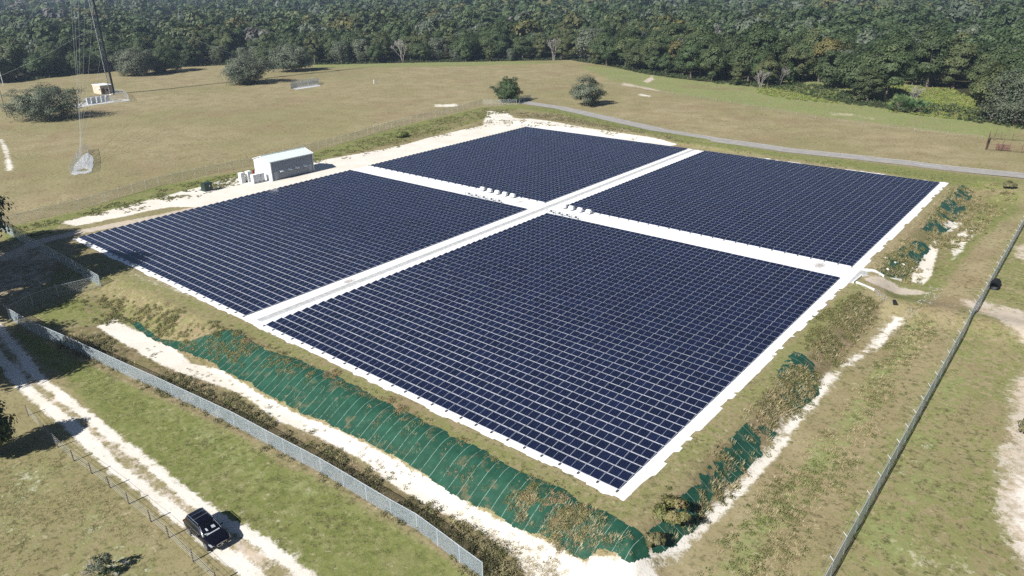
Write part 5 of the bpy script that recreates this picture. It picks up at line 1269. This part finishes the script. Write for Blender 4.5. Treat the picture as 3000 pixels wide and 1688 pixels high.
# weeds over the front mat
tufts('weed', *sample([(345, 805), (480, 850), (620, 860), (760, 910), (830, 945), (760, 960), (640, 930), (520, 905), (420, 870)], 6, thr_=.06), 26, .3, .55, .065, mean=.45)
tufts('dry', *sample(MATF, 2.5, thr_=.26), 22, .35, .6, .012, clump=False)
tufts('weed', *sample(MATF, 2, thr_=.34, sc=.28), 22, .3, .5, .05, mean=.7)
tufts('weed', *sample([(1280, 1235), (1420, 1250), (1500, 1300), (1560, 1330), (1500, 1385), (1420, 1370), (1330, 1330), (1260, 1290)], 8, thr_=.08), 30, .38, .6, .065, mean=.5)
tufts('dry', *sample([(1280, 1235), (1420, 1250), (1500, 1300), (1560, 1330), (1620, 1380), (1500, 1400), (1420, 1400), (1330, 1330), (1260, 1290)], 7, thr_=-.05), 30, .5, .6, .014, clump=False)
for D_, r_, kd, mean_ in (((1330, 1250), 55, 'weed', .6), ((1408, 1262), 42, 'weed', .85), ((1425, 1312), 55, 'dry', .3), ((1440, 1372), 38, 'brush', .35), ((840, 945), 22, 'weed', .9), ((1010, 1030), 18, 'weed', .8), ((620, 860), 16, 'weed', .85), ((980, 1010), 14, 'weed', .9), ((720, 935), 13, 'dry', .4)):
    pl = [(D_[0]+r_*math.cos(t_), D_[1]+.55*r_*math.sin(t_)) for t_ in np.linspace(0, 2*PI, 13)[:-1]]
    tufts(kd, *sample(pl, 22, thr_=-.12, sc=1.), 26, .32, .5, .055 if kd != 'dry' else .013, clump=kd != 'dry', mean=mean_)
# mat upper edge grass fringe
tufts('weed', *sample([(560, 825), (740, 890), (960, 995), (1130, 1080), (1260, 1150), (1460, 1245), (1570, 1300), (1560, 1325), (1440, 1270), (1250, 1175), (1120, 1105), (950, 1020), (730, 915)], 5, thr_=.05), 22, .22, .45, .05, mean=.45)
# right bank
RB = [(1600, 1320), (1690, 1240), (1800, 1120), (1930, 980), (2080, 810), (2150, 740), (2225, 765), (2130, 900), (2050, 1010), (1930, 1150), (1790, 1290), (1700, 1380), (1620, 1400)]
tufts('weed', *sample(RB, 4, thr_=.1), 28, .32, .6, .07, mean=.42)
tufts('brush', *sample(RB, 2.5, thr_=.14), 30, .5, .55, .07, mean=.45)
tufts('dry', *sample(RB, 5, thr_=-.08), 18, .55, .5, .016, clump=False)
tufts('weed', *sample([(2040, 800), (2150, 735), (2225, 765), (2160, 860), (2060, 960), (1980, 980)], 8, thr_=-.08), 30, .42, .6, .07, mean=.36)
RB2 = [(2180, 690), (2300, 560), (2400, 470), (2500, 460), (2560, 490), (2470, 590), (2380, 640), (2300, 720)]
tufts('weed', *sample(RB2, 3.2, thr_=.05), 24, .5, .6, .09, mean=.45)
tufts('dry', *sample(RB2, 3, thr_=-.05), 16, .5, .5, .02, clump=False)
DT = [(1700, 1440), (1850, 1300), (2050, 1080), (2200, 910), (2290, 790), (2380, 800), (2230, 1040), (2060, 1300), (1980, 1500), (1650, 1500)]
tufts('dry', *sample(DT, 5, thr_=-.08), 24, .32, .5, .016, clump=False, mean=.45)
tufts('green', *sample(DT, 3, thr_=.08, sc=.2), 22, .3, .6, .06, mean=.45)
tufts('weed', *sample(DT, 3, thr_=.2), 20, .35, .5, .06, mean=.35)
# back verge
BV = [(0, 582), (200, 536), (400, 474), (640, 430), (860, 368), (1000, 326), (1215, 272), (1300, 275), (1220, 300), (1100, 338), (850, 395), (640, 455), (420, 505), (180, 555), (90, 600)]
tufts('weed', *sample(BV, 1.2, thr_=.0), 16, .28, .7, .12, mean=.4)
tufts('green', *sample(BV, 1.0, thr_=.15), 16, .35, .6, .12, mean=.35)
tufts('brush', *sample([(1215, 274), (1300, 281), (1400, 286), (1640, 338), (1760, 354), (1700, 357), (1560, 334), (1400, 305), (1290, 292), (1240, 282)], 2.2, thr_=-.05), 20, .45, .6, .11, mean=.7)
tufts('green', *sample([(1340, 270), (1500, 300), (1800, 368), (2100, 405), (2400, 445), (2380, 455), (2100, 420), (1780, 374), (1500, 316)], 1.6, thr_=-.05), 14, .35, .5, .09, mean=.55)
# sand strip debris and sprigs
tufts('brush', *sample([(300, 820), (480, 915), (650, 990), (960, 1145), (1190, 1275), (1370, 1370), (1480, 1430), (1350, 1440), (1100, 1290), (880, 1160), (620, 1010), (330, 870)], 2.4, thr_=.06), 20, .2, .4, .04, mean=.6)
tufts('weed', *sample([(150, 555), (400, 495), (640, 435), (860, 385), (1100, 340), (1230, 300), (1400, 305), (1640, 345), (1600, 352), (1400, 318), (1230, 318), (1000, 372), (700, 440), (480, 500), (330, 535)], 1.4, thr_=.1), 14, .22, .5, .1, mean=.5)
tufts('dry', *sample([(1130, 1285), (1300, 1340), (1470, 1425), (1560, 1480), (1350, 1480), (1200, 1380)], 5, thr_=.0), 24, .35, .45, .014, clump=False)
# lawn tufts by the track and in the lower left pasture
LG = [(30, 830), (190, 892), (590, 1088), (800, 1205), (1050, 1350), (1200, 1470), (830, 1490), (700, 1390), (560, 1300), (420, 1205), (260, 1065), (150, 945)]
tufts('green', *sample(LG, 7, thr_=-.1), 14, .13, .3, .014, clump=False, mean=.45)
LP = [(-40, 1165), (90, 1095), (250, 1200), (380, 1340), (470, 1449), (500, 1500), (-60, 1500)]
tufts('dry', *sample(LP, 7, thr_=-.1), 14, .16, .3, .014, clump=False, mean=.35)
tufts('green', *sample(LP, 5, thr_=.0), 14, .14, .3, .014, clump=False, mean=.5)
RG = [(1980, 1470), (2130, 1200), (2280, 980), (2420, 760), (2540, 560), (2600, 600), (2600, 1500)]
tufts('green', *sample(RG, 4, thr_=-.02), 14, .14, .3, .015, clump=False, mean=.5)
bx_ = RNG.uniform(-360, 110, 90000); by_ = RNG.uniform(40, 330, 90000); sdb = -sdist(bx_, by_, FIELD); kk = (sdb > 1.5) & (sdb < 22) & (RNG.random(90000) < .55)
tufts('under', bx_[kk], by_[kk], 12, 1.3, 1.2, .34, mean=.3)
OA = [(1895, 222), (1985, 208), (2100, 232), (2112, 262), (2000, 252), (1920, 240)]; OB = [(2235, 215), (2400, 225), (2465, 258), (2460, 306), (2330, 294), (2235, 282)]
for o_ in (OA, OB):
    tufts('lush', *sample(o_, 1.3, thr_=-.2), 16, .7, .8, .2, mean=.5); tufts('weed', *sample(o_, .5, thr_=.05), 14, .8, .8, .2, mean=.7)
NAMES = {'under': ('undergrowth', 'dark undergrowth below the edge of the wood'), 'lush': ('undergrowth', 'bright yellow-green undergrowth in the openings of the wood'), 'weed': ('weeds', 'low olive and reddish weeds covering the banks'), 'brush': ('undergrowth', 'dark brown brush filling the ditch along the fence'), 'dry': ('dry_grass', 'dry tan grass tufts on banks and pasture'), 'green': ('grass', 'short green grass tufts along track and fences')}
for k, L in STORE.items():
    V = np.concatenate([a for a, _ in L]); t = np.concatenate([b for _, b in L])
    o = link(bpy.data.objects.new(NAMES[k][0], npmesh(NAMES[k][0], V, np.arange(len(V)).reshape(-1, 4), LEAF[k], {'tint': ('FLOAT', t)})))
    tag(o, NAMES[k][1], 'vegetation', kind='stuff'); print(k, len(V)//4)
hz = MB().box((0, 0, 55), (8400, 8400, 126)); m = NT('haze_air'); m.t.nodes.remove(m.b)
pv = m.n('ShaderNodeVolumePrincipled'); pv.inputs['Color'].default_value = (.62, .79, 1, 1); pv.inputs['Density'].default_value = HAZE; pv.inputs['Anisotropy'].default_value = .2
m.t.links.new(pv.outputs[0], m.out.inputs['Volume'])
if HAZE > 0: tag(hz.build('haze', m.mat), 'thin pale blue haze over the far wood', 'haze', kind='stuff')
# ------------------------------------------------------------------ light, sky, camera
EL, AZ_SH = math.radians(37.5), math.radians(84.5)
sd_ = Vector((-math.cos(AZ_SH)*math.cos(EL), -math.sin(AZ_SH)*math.cos(EL), math.sin(EL)))
sun = bpy.data.lights.new('sun', 'SUN'); sun.energy = 5.0; sun.angle = math.radians(.53); sun.color = (1, .965, .915)
so = bpy.data.objects.new('sun', sun); COL.objects.link(so); so.rotation_euler = sd_.to_track_quat('Z', 'Y').to_euler(); so.location = (0, -60, 120)
W = bpy.data.worlds.new('World'); scene.world = W; W.use_nodes = True; nt = W.node_tree
sky = nt.nodes.new('ShaderNodeTexSky'); sky.sky_type = 'NISHITA'; sky.sun_disc = False; sky.sun_elevation = EL
az = math.atan2(sd_.x, sd_.y); sky.sun_rotation = az
sky.air_density = .6; sky.dust_density = .25; sky.ozone_density = 1.2
bg = nt.nodes['Background']; nt.links.new(sky.outputs[0], bg.inputs[0]); bg.inputs[1].default_value = .052
cd = bpy.data.cameras.new('camera'); cd.sensor_width = 36; cd.lens = 36*F_PX/3000; cd.clip_end = 9000; cd.clip_start = .5
co = bpy.data.objects.new('camera', cd); COL.objects.link(co)
mm = Matrix((( _R[0], _U[0], -_fw[0], CAM[0]), (_R[1], _U[1], -_fw[1], CAM[1]), (_R[2], _U[2], -_fw[2], CAM[2]), (0, 0, 0, 1)))
co.matrix_world = mm; scene.camera = co
vs_ = scene.view_settings; vs_.view_transform = 'Standard'; vs_.look = 'None'; vs_.gamma = 1; vs_.exposure = .68
scene.cycles.use_denoising = False; scene.cycles.max_bounces = 5; scene.cycles.diffuse_bounces = 2; scene.cycles.glossy_bounces = 2; scene.cycles.transparent_max_bounces = 12
